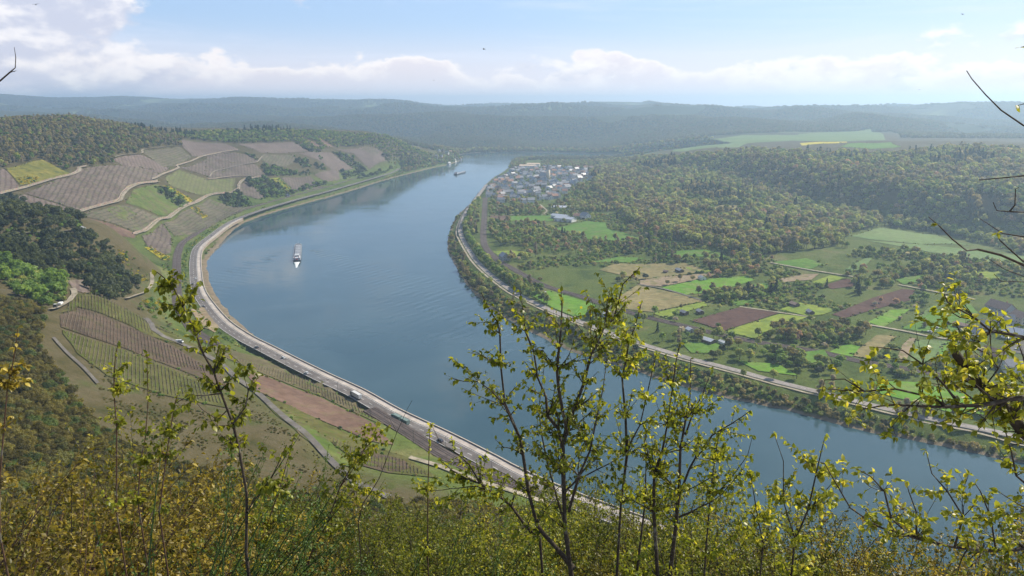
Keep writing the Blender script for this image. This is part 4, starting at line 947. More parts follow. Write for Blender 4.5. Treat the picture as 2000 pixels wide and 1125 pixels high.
x, y = along(PL, 11.5, 27, 3.6, 600, 1500); k = free(x, y, 2.4, False) & (tz(x, y) > 1.0) & (rng.uniform(size=len(x)) < 0.85); x, y = x[k], y[k]
mass('shore_scrub', x, y, {'bush_o': 3, 'bush_g': 3, 'bush_p': 2}, 0.4, 0.8, 'low scrub on the shore strip outside the promenade wall', 'scrub')
x, y = along(ROAD_L, 7, 22, 4.5, 1150, 2200); k = free(x, y, 0, False) & (tz(x, y) > 1.4); x, y = x[k], y[k]
mass('far_shore_scrub', x, y, {'bush_o': 3, 'bush_g': 3, 'bush_p': 2}, 0.5, 0.9, 'low scrub between the main road and the upper shore', 'scrub')
x, y = along(ROAD_L, -7.5, -11, 3.2, 560, 1400); k = free(x, y, -1.5, False) & (rng.uniform(size=len(x)) < 0.7); x, y = x[k], y[k]
mass('verge_scrub', x, y, {'bush_g': 6, 'bush_p': 1, 'bush_y': 0.8}, 0.3, 0.6, 'bright green bushes on the verge between road and railway', 'scrub')
# trees on the left point and the far shore
x, y = fill([[(770,318),(790,312),(845,305),(870,300),(905,302),(905,312),(850,325),(800,335),(768,338)]], (-600, 0, 1900, 3100), 9.0, pad=1)
mass('point_trees', x, y, {'grey': 3, 'pale': 3, 'green': 3, 'olive': 2}, 0.6, 1.1, 'mixed trees on the low point at the far end of the vineyard bank', 'trees')
x, y = along(smooth_line(FAR_SHORE, 20), 8, 75, 11); k = tz(x, y) > 0.5; x, y = x[k], y[k]
mass('far_bank_trees', x, y, {'pale': 2, 'olive': 3, 'green': 2}, 0.9, 1.5, 'hazy trees lining the far shore beyond the river bend', 'trees')
x, y = along(smooth_line(SHORE_R[:6], 20), 8, 50, 10); k = (tz(x, y) > 0.5) & ~inside(x, y, RIVER); x, y = x[k], y[k]
mass('village_bank_trees', x, y, {'pale': 2, 'olive': 3, 'green': 2}, 0.6, 1.0, 'hazy trees between the far village and the river', 'trees')
# 7 valley floor: hedges, orchards, gardens
PLAIN = [[(950,390),(1080,390),(1180,400),(1230,440),(1300,470),(1400,487),(1440,500),(1500,500),(1640,480),(1690,470),(1830,483),(1990,505),(2250,535),(2250,800),(2000,850),(1835,818),(1630,768),(1430,716),(1240,662),(1150,630),(1030,580),(960,535),(915,485),(905,445),(920,412)]]
def hedge(x, y): return fbm(x / 75, y / 75, 44, 4) + 0.06 * np.sin(x * 0.02 + y * 0.05) > 0.03
x, y = fill(PLAIN, (-130, 1100, 380, 1500), 5.6, thin=hedge, pad=1.0)
mass('valley_hedges', x, y, {'bush_g': 6, 'bush_p': 5, 'bush_d': 1, 'bush_o': 2}, 0.5, 1.15, 'hedges and scrub between the valley floor fields', 'hedges')
def copse(x, y): return fbm(x / 95, y / 95, 52, 4) + 0.10 * ss(y, 700, 1050) > 0.075
x, y = fill(PLAIN, (-130, 1100, 380, 1500), 10.5, thin=copse, pad=2.0)
for a, b, kq in zip(x, y, pick(len(x), {'pale': 6, 'olive': 2.5, 'green': 4.5, 'dark': 1.0, 'fir': 0.4, 'white': 0.8, 'pink': 0.8, 'grey': 0.6})):
    BIG.append((a, b, kq, rng.uniform(0.5, 0.95), 'valley'))
CLUSTERS = [([(1375,528),(1400,517),(1470,520),(1500,530),(1470,542),(1400,540)], {'olive': 4, 'pink': 1, 'dark': 2, 'pale': 1}), ([(1335,580),(1400,570),(1475,560),(1510,552),(1515,575),(1480,592),(1400,595),(1345,590)], {'pale': 3, 'dark': 2, 'green': 2, 'olive': 2}),
            ([(1780,520),(1850,520),(1890,540),(1880,560),(1820,562),(1790,548)], {'dark': 3, 'green': 2, 'pale': 2}), ([(1500,640),(1560,632),(1640,632),(1700,650),(1670,670),(1600,672),(1520,662)], {'green': 2, 'pale': 3, 'olive': 3}),
            ([(1775,590),(1815,575),(1830,590),(1800,600)], {'dark': 2, 'green': 2}), ([(1500,690),(1600,695),(1650,712),(1620,735),(1530,722)], {'pale': 2, 'green': 3, 'dark': 1}), ([(960,455),(1060,448),(1085,470),(1040,482),(970,480)], {'green': 3, 'pale': 2, 'olive': 1})]
for poly, mixt in CLUSTERS:
    x, y = fill([poly], (-130, 1100, 380, 1500), 7.5, pad=1.0)
    for a, b, kq in zip(x, y, pick(len(x), mixt)): BIG.append((a, b, kq, rng.uniform(0.5, 0.9), 'valley'))
for px, py, kq, s in [(1620,668,'pale',0.95),(1460,576,'fir',0.85),(1470,578,'fir',0.8),(1515,572,'fir',1.0),(1505,574,'fir',0.8),(1674,570,'fir',0.95),(1677,576,'fir',0.8),(1614,562,'fir',0.6),(1318,628,'white',0.7),(1331,652,'white',1.0),(1145,395,'fir',1.0),(1205,430,'fir',0.8),(1303,557,'olive',0.5),(1328,550,'olive',0.7),(1352,549,'olive',0.55),(1384,545,'pink',0.7),
                      (1708,597,'white',0.7),(1720,592,'pink',0.6),(1750,595,'pink',0.7),(1798,568,'pink',0.8),(1788,605,'white',0.75),(1758,625,'white',0.6),(1405,604,'pale',0.45),(1330,605,'olive',0.45),(1402,640,'green',0.5),(1850,640,'dark',0.7),(1805,640,'grey',0.6)]:
    q = hit(px, py)
    if q: BIG.append((q[0], q[1], kq, s, 'valley'))
BIG = [b for b in BIG if b[1] > 100]
bx = np.array([b[0] for b in BIG]); by = np.array([b[1] for b in BIG]); bz = tz(bx, by)
KH = {'pale': 12, 'olive': 13, 'green': 10, 'dark': 9, 'fir': 16, 'white': 7, 'pink': 10, 'grey': 14}
u, v = project(bx, by, bz); app = np.array([KH[b[2]] * b[3] for b in BIG]) / np.hypot(bx, by) * ((u > -10) & (u < 2010) & (bz > 0.3))
order = np.argsort(-app); single = set(order[:280].tolist())
TL = {'pale': ('budding_tree', 'rounded pale green budding tree'), 'olive': ('budding_tree', 'olive brown budding tree'), 'green': ('leafy_tree', 'fresh green leafy tree'), 'dark': ('leafy_tree', 'small dark green leafy tree'),
      'fir': ('fir_tree', 'dark pointed fir tree'), 'white': ('blossom_tree', 'small white blossoming fruit tree'), 'pink': ('budding_tree', 'pinkish brown budding tree'), 'grey': ('bare_tree', 'tall bare greyish tree')}
ZL = {'bank': ('on the far riverbank below the road', 'trees along the far riverbank'), 'road': ('in the row beside the far riverside road', 'tree row beside the far riverside road'), 'valley': ('among the fields of the valley floor', 'trees among the valley fields')}
MARKS = [('the large ploughed field', 1440, 625), ('the farm halls', 1105, 425), ('the bright green crop field', 1385, 558), ('the dry pasture with sheds', 1290, 530), ('the long ploughed strip', 1705, 595), ('the settlement', 1940, 650), ('the forest foot', 1550, 498), ('the pale cottages', 1465, 498),
         ('the bluish grey house', 985, 506), ('the long bright carport', 1181, 612), ('the small lime meadow', 1575, 606), ('the wide dull pasture', 1760, 465), ('the riverside meadow', 1100, 595), ('the tan crop strips', 1740, 690), ('the big meadow before the settlement', 1835, 625), ('the near riverside meadow', 1830, 785), ('the small brown field', 1640, 555), ('the railway bend', 1010, 525), ('the gardens below the railway', 1400, 680), ('the middle meadow', 1170, 455)]
MW = [(n_, ) + tuple(hit(a_, b_)[:2]) for n_, a_, b_ in MARKS]
for i in order[:280].tolist():
    a, b, kq, s, zn = BIG[i]; cm, tm, _ = KITS[kq][i % 2]
    e = empty(TL[kq][0], (a, b, float(bz[i]) - 0.2), rng.uniform(0, 6.28), s)
    mk = min(MW, key=lambda m_: math.hypot(m_[1] - a, m_[2] - b))[0]; lk = ('smaller ' if s < 0.62 else 'larger ' if s > 0.82 else '') + TL[kq][1].replace('small ', '').replace('tall ', '')
    wh = 'on the far riverbank nearest ' + mk if zn == 'bank' else 'in the roadside row nearest ' + mk if zn == 'road' else 'nearest ' + mk
    add('crown', cm, e); add('trunk', tm, e); tag(e, lk + ' ' + wh, 'tree', ZL[zn][1] + ', ' + lk + ', ' + mk)
rest = [i for i in order[280:].tolist() if bz[i] > 0.3]
scatter_tree('valley_trees', [(bx[i], by[i], bz[i] - 0.2) for i in rest], [BIG[i][3] for i in rest], [PIDX[(BIG[i][2], i % 2)] for i in rest], 'smaller and farther trees of the valley floor', 'trees')
# ragged margins: tufts and small bushes along the edges of parcels
MX_, MY_ = [], []
for pl in NOGO:
    a = np.array(pl)
    if len(a) < 4: continue
    d = np.hypot(*np.diff(np.r_[a, a[:1]], axis=0).T); n_k = int(d.sum() / 5.0); cs = np.r_[0, np.cumsum(d)]; s_ = rng.uniform(0, cs[-1], n_k); c2 = np.r_[a, a[:1]]
    MX_.append(np.interp(s_, cs, c2[:, 0]) + rng.normal(size=n_k) * 1.2); MY_.append(np.interp(s_, cs, c2[:, 1]) + rng.normal(size=n_k) * 1.2)
x, y = np.concatenate(MX_), np.concatenate(MY_); k = free(x, y, 0, False) & (np.hypot(x, y) < 2300) & (fbm(x / 40, y / 40, 91, 3) > -0.05); x, y = x[k], y[k]
mass('margin_tufts', x, y, {'bush_o': 4, 'bush_g': 3, 'bush_d': 2, 'bush_p': 2}, 0.12, 0.5, 'tufts and small bushes along the edges of fields and vineyards', 'scrub', 0.1)
x, y = fill([[(1098,388),(1128,367),(1160,352),(1180,345),(1215,400),(1195,425),(1150,420),(1105,402)], [(1008,321),(1060,316),(1180,314),(1280,306),(1250,318),(1180,332),(1060,328),(1012,329)]], (-100, 700, 1300, 2900), 10.5, pad=2)
k = ~((np.abs(project(x, y, tz(x, y))[0] - 1036) < 22) & (y > 2300)); x, y = x[k], y[k]
mass('village_edge_trees', x, y, {'pale': 3, 'olive': 4, 'green': 3, 'dark': 1.5}, 0.5, 1.05, 'trees and gardens around the edge of the far village', 'trees')
# dark spruces on the plateau crest
def crest_trees(pts, n, key, s0, s1, jit, label, group, nm):
    L = px_line(pts, 6)
    for i in range(n):
        p = L[int(rng.integers(0, len(L)))] + rng.normal(size=2) * jit
        e = empty(nm, (p[0], p[1], tz1(*p) - 0.3), rng.uniform(0, 6.28), rng.uniform(s0, s1)); cm, tm, _ = KITS[key][i % 2]
        add('crown', cm, e); add('trunk', tm, e); tag(e, label, 'tree', group)
crest_trees([(262,252),(300,258),(340,264),(372,264)], 45, 'fir', 0.8, 1.15, 10, 'dark spruce in the row on the plateau crest behind the dark hilltop wood', 'spruces on the plateau crest', 'spruce_tree')
crest_trees([(490,256),(520,256),(560,257),(578,259)], 36, 'fir', 0.8, 1.1, 9, 'dark spruce in the small stand on the crest above the far vineyards', 'spruces above the far vineyards', 'spruce_tree')
crest_trees([(385,262),(420,262),(460,260),(485,259)], 16, 'dark', 0.8, 1.3, 12, 'dark broadleaf tree between the spruce stands on the plateau crest', 'broadleaf trees on the plateau crest', 'leafy_tree')

# ------------------------------------------------------------------ buildings
def bxg(x0, x1, y0, y1, z0, z1):
    V = np.array([(x, y, z) for z in (z0, z1) for y in (y0, y1) for x in (x0, x1)], float)
    return V, np.array([(0, 2, 3, 1), (4, 5, 7, 6), (0, 1, 5, 4), (2, 6, 7, 3), (0, 4, 6, 2), (1, 3, 7, 5)])
def cyl(p0, p1, r, sides=10, r2=None):
    V, F = tube([p0, p1], [r, r if r2 is None else r2], sides); n = sides
    V = np.concatenate([V, [p0], [p1]]); c0, c1 = 2 * n, 2 * n + 1
    caps = [(c0, (k + 1) % n, k, c0) for k in range(n)] + [(c1, n + k, n + (k + 1) % n, c1) for k in range(n)]
    return V, (F, caps)
def cylmesh(name, p0, p1, r, mats, sides=10, r2=None):
    V, (F, caps) = cyl(p0, p1, r, sides, r2)
    return mk_mesh(name, V, [tuple(map(int, f)) for f in F] + [c[:3] for c in caps], mats)
def boxes(name, L, mats): V, F = join([bxg(*b) for b in L]); return mk_mesh(name, V, F, mats)
M_WHITE = plain('white render', (0.78, 0.76, 0.72), 0.85); M_CREAM = plain('cream render', (0.60, 0.52, 0.40), 0.85); M_GREYW = plain('grey render', (0.40, 0.40, 0.41), 0.85)
M_SLATE = plain('slate roof', (0.23, 0.235, 0.25), 0.42, spec=0.5, var=0.2); M_REDR = plain('red brown tiles', (0.32, 0.18, 0.13), 0.8, var=0.2); M_BROWNR = plain('brown tiles', (0.27, 0.19, 0.15), 0.8, var=0.2)
M_METALR = plain('pale metal roof', (0.52, 0.54, 0.57), 0.45, 0.3); M_WOODW = plain('brown boards', (0.14, 0.10, 0.07), 0.9, var=0.25); M_GLASS = plain('window glass', (0.035, 0.045, 0.055), 0.12, spec=0.6)
M_FRAME = plain('white frame', (0.68, 0.68, 0.66), 0.6); M_SOLAR = plain('solar panel', (0.02, 0.03, 0.07), 0.2, spec=0.6); M_TANR = plain('tan sheet roof', (0.62, 0.47, 0.33), 0.7)
def gable_walls(w_, l, h, rh):
    a, b = w_ / 2, l / 2
    V = [(-a, -b, -1.5), (a, -b, -1.5), (a, b, -1.5), (-a, b, -1.5), (-a, -b, h), (a, -b, h), (a, b, h), (-a, b, h), (0, -b, h + rh), (0, b, h + rh)]
    return V, [(0, 1, 5, 8, 4), (2, 3, 7, 9, 6), (1, 2, 6, 5), (3, 0, 4, 7)]
def gable_roof(w_, l, h, rh, ov=0.5, th=0.22):
    a, b = w_ / 2 + ov, l / 2 + ov; k = rh / (w_ / 2); zl = h - ov * k; V = []
    for dz in (0.05, 0.05 + th):
        for y in (-b, b): V += [(-a, y, zl + dz), (0, y, h + rh + dz), (a, y, zl + dz)]
    # bottom 0-2 (front) 3-5 (back); top 6-8, 9-11
    return V, [(6, 7, 10, 9), (7, 8, 11, 10), (0, 3, 4, 1), (1, 4, 5, 2), (0, 6, 9, 3), (2, 5, 11, 8), (0, 1, 7, 6), (1, 2, 8, 7), (3, 9, 10, 4), (4, 10, 11, 5)]
def far_house_mesh(nm, w_, l, h, rh, wm, rm):
    V1, F1 = gable_walls(w_, l, h, rh); V2, F2 = gable_roof(w_, l, h, rh, 0.5, 0.3); V, F, mi = list(V1), list(F1), [0] * len(F1)
    k = len(V); V += V2; F += [tuple(i + k for i in f) for f in F2]; mi += [1] * len(F2)
    for sx in (-1, 1):                                         # window panes, a little proud of the wall
        for yy in np.arange(-l / 2 + 1.6, l / 2 - 1.2, 2.6):
            for zz in ((1.2, 4.0) if h > 5 else (1.2,)):
                k = len(V); x = sx * (w_ / 2 + 0.04); V += [(x, yy, zz), (x, yy + 1.1, zz), (x, yy + 1.1, zz + 1.3), (x, yy, zz + 1.3)]; F.append((k, k + 1, k + 2, k + 3)); mi.append(2)
    for sy in (-1, 1):
        for xx in (-w_ / 4 - .5, w_ / 4 - .5):
            for zz in ((1.2, 4.0) if h > 5 else (1.2,)):
                k = len(V); y = sy * (l / 2 + 0.04); V += [(xx, y, zz), (xx + 1.1, y, zz), (xx + 1.1, y, zz + 1.3), (xx, y, zz + 1.3)]; F.append((k, k + 1, k + 2, k + 3)); mi.append(2)
    return mk_mesh(nm, V, F, [wm, rm, M_GLASS], mi)
def house(loc, rz, w_, l, h, rh, wm, rm, label, nm='house', floors=2, cat='house', chim=True, solar=False, group=None):
    """house with wall, roof (> chimney), windows (> frame) and a door"""
    e = empty(nm, loc, rz); V, F = gable_walls(w_, l, h, rh); add('wall', mk_mesh('wall', V, F, [wm]), e)
    V, F = gable_roof(w_, l, h, rh); rf = add('roof', mk_mesh('roof', V, F, [rm]), e)
    if chim: add('chimney', boxes('chimney', [(w_ * .15, w_ * .15 + .7, -l * .2, -l * .2 + .7, h + rh * .4, h + rh + 1.1)], [M_REDR]), rf)
    if solar:
        k = rh / (w_ / 2); V = [(0.8, -l * .35, h + rh - .8 * k + .4), (w_ / 2 - .6, -l * .35, h + .6 * k + .4), (w_ / 2 - .6, l * .35, h + .6 * k + .4), (0.8, l * .35, h + rh - .8 * k + .4)]
        add('solar_panel', mk_mesh('solar_panel', V + [(a, b, c - .08) for a, b, c in V], [(0, 1, 2, 3), (7, 6, 5, 4), (0, 4, 5, 1), (1, 5, 6, 2), (2, 6, 7, 3), (3, 7, 4, 0)], [M_SOLAR]), rf)
    wm_ = [boxes('window', [(-.03, .03, -.55, .55, 0, 1.35)], [M_GLASS]), boxes('frame', [(-.05, .05, -.68, -.55, -.12, 1.47), (-.05, .05, .55, .68, -.12, 1.47), (-.05, .05, -.55, .55, 1.35, 1.47), (-.05, .07, -.55, .55, -.12, 0)], [M_FRAME])]
    def win(x, y, z, r):
        o = add('window', wm_[0], e, (x, y, z), r); add('frame', wm_[1], o)
    for sx in (-1, 1):
        for yy in np.linspace(-l / 2 + 1.8, l / 2 - 1.8, max(2, int(l / 3.2))):
            for f_ in range(floors): win(sx * (w_ / 2 + .04), yy, 1.0 + f_ * 2.8, 0)
    for sy in (-1, 1):
        for xx in (-w_ / 4, w_ / 4):
            for f_ in range(floors): win(xx, sy * (l / 2 + .04), 1.0 + f_ * 2.8, math.pi / 2)
    add('door', boxes('door', [(-.55, .55, -l / 2 - .09, -l / 2 + .02, -.1, 2.1)], [M_WOODW]), e)
    return tag(e, label, cat, group)
def ground_at(px, py):
    q = hit(px, py); return (q[0], q[1], tz1(q[0], q[1]))
RH = lambda g, s=0.0: math.atan2(g[0], g[1]) * -1 + s
# near-right settlement
for px, py, rz, w_, l, h, rh, wm, rm, lab, kw in [
    (1940, 706, 0.5, 11, 15, 6.2, 4.2, M_CREAM, M_REDR, 'large cream house with red brown roof beside the green lawn', {}),
    (1985, 728, 1.2, 11, 17, 6.0, 3.6, M_WHITE, M_SLATE, 'white house with grey slate roof lowest in the settlement', {}),
    (1952, 612, 0.3, 13, 20, 6.0, 5.0, M_GREYW, M_BROWNR, 'long grey house with steep brown roof at the upper edge of the settlement', {}),
    (1931, 645, 0.9, 9, 13, 5.5, 3.6, M_GREYW, M_SLATE, 'grey gabled house with solar panels on its slate roof', {'solar': True}),
    (1908, 660, 0.2, 8, 11, 5.2, 3.2, M_WHITE, M_SLATE, 'small white house with dark slate roof nearest the meadow', {}),
    (1978, 660, 0.7, 10, 14, 5.6, 3.4, M_WHITE, M_METALR, 'white house with pale metal roof above the street', {}),
    (1992, 630, 0.1, 10, 14, 5.8, 4.0, M_CREAM, M_BROWNR, 'cream house with brown roof uphill of the metal roofed house', {}),
    (1962, 634, 1.1, 9, 12, 5.6, 3.8, M_GREYW, M_SLATE, 'narrow grey house with slate roof between the long house and the street', {})]:
    house(ground_at(px, py), rz, w_, l, h, rh, wm, rm, lab, **kw)
drape_poly('street', px_poly([(1955,678),(1975,660),(2040,672),(2040,700),(1985,690)]), M_LANE, 0.45, 6)
# farm halls in the middle of the valley
def hall(px, py, rz, w_, l, h, rh, rm, label):
    e = empty('farm_hall', ground_at(px, py), rz); V, F = gable_walls(w_, l, h, rh); add('wall', mk_mesh('wall', V, F, [M_WHITE]), e)
    V, F = gable_roof(w_, l, h, rh, .8, .3); add('roof', mk_mesh('roof', V, F, [rm]), e)
    for s in np.linspace(-l / 2 + 3, l / 2 - 3, max(2, int(l / 8))):
        add('gate', boxes('gate', [(w_ / 2 - .02, w_ / 2 + .1, s - 1.8, s + 1.8, 0, 3.2)], [M_GREYW]), e); add('gate', boxes('gate', [(-w_ / 2 - .1, -w_ / 2 + .02, s - 1.8, s + 1.8, 0, 3.2)], [M_GREYW]), e)
    tag(e, label, 'farm building')
hall(1100, 409, 1.45, 14, 42, 4.5, 2.2, M_METALR, 'long low hall with pale metal roof behind the other farm halls')
hall(1104, 432, 0.9, 14, 34, 5, 2.6, M_METALR, 'pale roofed farm hall in front beside the field strip')
hall(1094, 427, 0.9, 12, 30, 5, 2.4, M_METALR, 'narrow pale roofed farm hall on the side towards the railway')
house(ground_at(1143, 427), 0.6, 12, 15, 5.5, 5.0, M_WHITE, M_SLATE, 'white gabled house next to the farm halls')
house(ground_at(985, 508), 0.4, 10, 12, 5.5, 4.0, M_GREYW, M_SLATE, 'bluish grey house in the bushes beside the railway curve')
house(ground_at(1128, 426), 1.3, 9, 12, 4.5, 3.4, M_CREAM, M_REDR, 'low house with red roof between the farm halls and the white house')
# garden huts
def hut(px, py, rz, w_, l, h, rh, wm, rm, label):
    e = empty('garden_hut', ground_at(px, py), rz); V, F = gable_walls(w_, l, h, rh); add('wall', mk_mesh('wall', V, F, [wm]), e)
    V, F = gable_roof(w_, l, h, rh, .4, .15); add('roof', mk_mesh('roof', V, F, [rm]), e)
    add('door', boxes('door', [(-.45, .45, -l / 2 - .07, -l / 2 + .02, 0, 1.9)], [M_WOODW]), e); add('window', boxes('window', [(w_ / 2 - .02, w_ / 2 + .05, -.5, .5, 1.0, 1.9)], [M_GLASS]), e)
    tag(e, label, 'hut')
for px, py, rz, w_, l, h, rh, wm, rm, lab in [
    (1327,531,.3,6,10,2.6,1.4,M_WOODW,M_SLATE,'dark wooden shed on the dry pasture with a lime patch behind'), (1300,533,.9,3.5,4.5,2.2,1.0,M_WOODW,M_BROWNR,'tiny brown hut alone on the dry pasture'), (1371,546,.2,6,8,2.8,1.3,M_WHITE,M_SLATE,'white walled shed beside the pinkish tree above the bright crop field'),
    (1336,614,.5,5,7,2.5,1.3,M_WOODW,M_SLATE,'dark hut on the lime strip before the ploughed field'), (1367,612,.2,5,7,2.4,1.3,M_WOODW,M_SLATE,'dark hut close to the upper corner of the large ploughed field'), (1454,580,.7,5,7,2.6,1.6,M_CREAM,M_BROWNR,'cream hut at the foot of the tree belt beside two firs'),
    (1551,598,.4,6,8,2.6,1.5,M_WOODW,M_BROWNR,'brown cabin on the upper side of the small lime meadow'), (1582,613,.1,5,7,2.5,1.4,M_WOODW,M_SLATE,'dark cabin at the lower corner of the small lime meadow'), (1347,648,.3,5,6,2.4,1.3,M_GREYW,M_METALR,'grey hut tucked under the railway embankment'),
    (1384,669,.6,7,10,2.6,1.3,M_WOODW,M_METALR,'low shed with pale roof in the gardens below the railway'), (1450,499,.2,5,7,2.6,1.5,M_WHITE,M_SLATE,'white cottage leftmost of three at the forest foot'), (1467,498,.5,6,8,2.8,1.7,M_WHITE,M_SLATE,'white cottage in the middle of three at the forest foot'),
    (1477,496,.8,5,7,2.8,1.7,M_CREAM,M_BROWNR,'cream cottage rightmost of three at the forest foot'), (1181,613,.2,8,16,2.6,0.7,M_WHITE,M_METALR,'long carport with bright pale roof beside the riverside road'), (1412,672,.4,4,7,2.2,.5,M_WHITE,M_METALR,'small flat white roofed hut in the gardens below the railway'),
    (160,453,.4,6,8,3,1.8,M_WHITE,M_SLATE,'white hut at the end of the lane above the gully scrub'), (562,383,.6,6,8,3,2,M_GREYW,M_SLATE,'grey stone hut beside the railway below the far vineyards'), (1878,640,.5,7,12,2.8,1.6,M_WOODW,M_BROWNR,'brown barn between the settlement and the big meadow')]:
    hut(px, py, rz, w_, l, h, rh, wm, rm, lab)

# far village beside the river
VIL = [(945,394),(952,368),(985,342),(1005,330),(1060,328),(1110,328),(1178,332),(1165,352),(1125,366),(1100,384),(1062,396),(1000,398)]
FH = []
for wm, wn in ((M_WHITE, 'white'), (M_CREAM, 'cream'), (M_GREYW, 'grey')):
    for rm, rn in ((M_SLATE, 'grey slate'), (M_REDR, 'red tiled'), (M_BROWNR, 'brown tiled')):
        for j, (w_, l, h, rh) in enumerate([(8.5, 10.5, 5.6, 3.8), (9.0, 14, 6.0, 4.0)]): FH.append((far_house_mesh('house', w_, l, h, rh, wm, rm), wn, rn, j))
def vz(a, b):
    u_, v_ = project(a, b, 10.0)
    if v_ > 378: return 'in the front row'
    if u_ < 985: return 'on the river side'
    if math.hypot(u_ - 1063, (v_ - 352) * 1.6) < 26: return 'around the church'
    if u_ > 1110: return 'at the forest end'
    if v_ < 343: return 'at the rear'
    return 'in the middle' if u_ < 1050 else 'between church and forest'
vx, vy = fill([VIL], (-120, 420, 1350, 2700), 17.5, pad=2)
vd = rng.permutation(len(vx))[:298]; vx, vy = vx[vd], vy[vd]
wts = np.array([(5 if f[1] == 'white' else 1.5 if f[1] == 'cream' else 1) * (3.4 if f[2][0] == 'g' else 1.0) for f in FH]); pk = rng.choice(len(FH), len(vx), p=wts / wts.sum())
for a, b, k in zip(vx, vy, pk):
    me, wn, rn, j = FH[k]; o = add('house', me, None, (a, b, tz1(a, b)), float(rng.choice([0.2, 0.5, 1.75, 2.0]) + rng.normal() * 0.12)); sz = ('small', 'long')[j]
    tag(o, '%s %s house with %s roof %s of the far village' % (sz, wn, rn, vz(a, b)), 'house', 'village houses, %s %s with %s roof, %s' % (sz, wn, rn, vz(a, b)))
x, y = fill([VIL], (-120, 420, 1350, 2700), 13, pad=2); dmin = np.array([np.min(np.hypot(vx - a, vy - b)) for a, b in zip(x, y)]); k = (dmin > 9.5) & (rng.uniform(size=len(x)) < 0.4)
mass('village_trees', x[k], y[k], {'green': 3, 'olive': 3, 'pale': 2, 'dark': 2}, 0.45, 0.75, 'garden trees between the houses of the far village', 'trees')
g = ground_at(1063, 352); e = empty('church', g, 0.5)
V, F = gable_walls(13, 30, 11, 8); add('nave_wall', mk_mesh('nave_wall', V, F, [M_WHITE]), e); V, F = gable_roof(13, 30, 11, 8, .5, .3); add('nave_roof', mk_mesh('nave_roof', V, F, [M_SLATE]), e)
add('tower', boxes('tower', [(-3.6, 3.6, -22, -14.9, -1.5, 27)], [M_CREAM]), e)
add('spire', mk_mesh('spire', [(-4, -22.4, 27), (4, -22.4, 27), (4, -14.5, 27), (-4, -14.5, 27), (0, -18.5, 44)], [(0, 1, 4), (1, 2, 4), (2, 3, 4), (3, 0, 4), (3, 2, 1, 0)], [M_SLATE]), e)
for s in np.linspace(-11, 11, 6):
    for sx in (-1, 1): add('window', boxes('window', [(sx * 6.5 - .05, sx * 6.5 + .05, s - .8, s + .8, 3, 9)], [M_GLASS]), e)
tag(e, 'pale village church with slate spire among the houses', 'church')
for px, py, w_, l, lab in [(1031, 326, 22, 50, 'big hall with bright tan roof at the far end of the village'), (1042, 322, 18, 40, 'second tan roofed hall behind the big one at the river')]:
    gq = at_z(px, py, 9); e = empty('industrial_hall', (gq[0], gq[1], tz1(*gq)), 1.45); V, F = gable_walls(w_, l, 9, 2.5); add('wall', mk_mesh('wall', V, F, [M_WHITE]), e)
    V, F = gable_roof(w_, l, 9, 2.5, .8, .3); add('roof', mk_mesh('roof', V, F, [M_TANR]), e); add('gate', boxes('gate', [(w_ / 2 - .05, w_ / 2 + .1, -4, 4, 0, 6)], [M_GREYW]), e); tag(e, lab, 'hall')
for i, (px, py) in enumerate([(858,312),(866,311),(873,313),(880,310),(888,313),(893,311),(862,317),(851,319),(877,318),(899,310)]):
    q = at_z(px, py, 6); z = tz1(*q); k = [0, 6, 1, 2, 0, 7, 12, 1, 0, 3][i]
    if inside(np.array([q[0]]), np.array([q[1]]), RIVER)[0]: continue
    o = add('house', FH[k][0], None, (q[0], q[1], z), i * 0.7); tag(o, '%s %s house with %s roof on the low point across the river' % (('small', 'long')[FH[k][3]], FH[k][1], FH[k][2]), 'house', 'houses on the low point, %s %s %s' % (('small', 'long')[FH[k][3]], FH[k][1], FH[k][2]))
q = at_y(1035, 205, 6150); e = empty('hilltop_building', (q[0], q[1], tz1(q[0], q[1]))); add('wall', boxes('wall', [(-14, 14, -10, 10, -6, 22), (22, 44, -10, 10, -6, 14)], [M_GREYW]), e); add('roof', boxes('roof', [(-15, 15, -11, 11, 22, 24), (21, 45, -11, 11, 14, 16)], [M_SLATE]), e)
tag(e, 'tiny grey building breaking the skyline of the farthest ridge', 'building')

# ------------------------------------------------------------------ masts and posts
M_MAST = plain('galvanised mast', (0.17, 0.17, 0.165), 0.6, 0.4)
mast_pole = cylmesh('pole', (0, 0, -1), (0, 0, 8.2), 0.16, [M_MAST], 6, 0.11)
V, F = join([tube([(0, 0, 7.6), (2.9, 0, 7.2)], [.07, .07], 4), tube([(0, 0, 6.2), (2.6, 0, 7.15)], [.05, .05], 4)]); mast_arm = mk_mesh('arm', V, F, [M_MAST])
V, F = join([tube([(2.5, 0, 7.1), (2.5, 0, 6.6)], [.09, .05], 5)]); mast_ins = mk_mesh('insulator', V, F, [plain('brown ceramic', (0.12, 0.06, 0.04), 0.4)])
def masts(line, z, step, off, label, group):
    d = np.r_[0, np.cumsum(np.hypot(*np.diff(line[:, :2], axis=0).T))]
    for s in np.arange(8, d[-1], step):
        i = min(int(np.searchsorted(d, s)), len(line) - 2); t = line[i + 1, :2] - line[i, :2]; t /= np.linalg.norm(t); n = np.array([-t[1], t[0]]); p = line[i, :2] + n * off
        e = empty('catenary_mast', (p[0], p[1], z), math.atan2(-n[1] * np.sign(off), -n[0] * np.sign(off))); add('pole', mast_pole, e); a = add('arm', mast_arm, e); add('insulator', mast_ins, a)
        tag(e, label, 'mast', group)
masts(RAIL_L, 11.5, 62, 5.3, 'grey railway mast beside the curve below the vineyards', 'masts on the vineyard railway curve')
masts(RAIL_L2, 11.5, 48, -5.2, 'grey railway mast beside the near stretch of track', 'masts on the near railway stretch')
masts(RAIL_R, 9.0, 65, 5.3, 'grey railway mast along the track across the valley floor', 'masts on the valley floor railway')
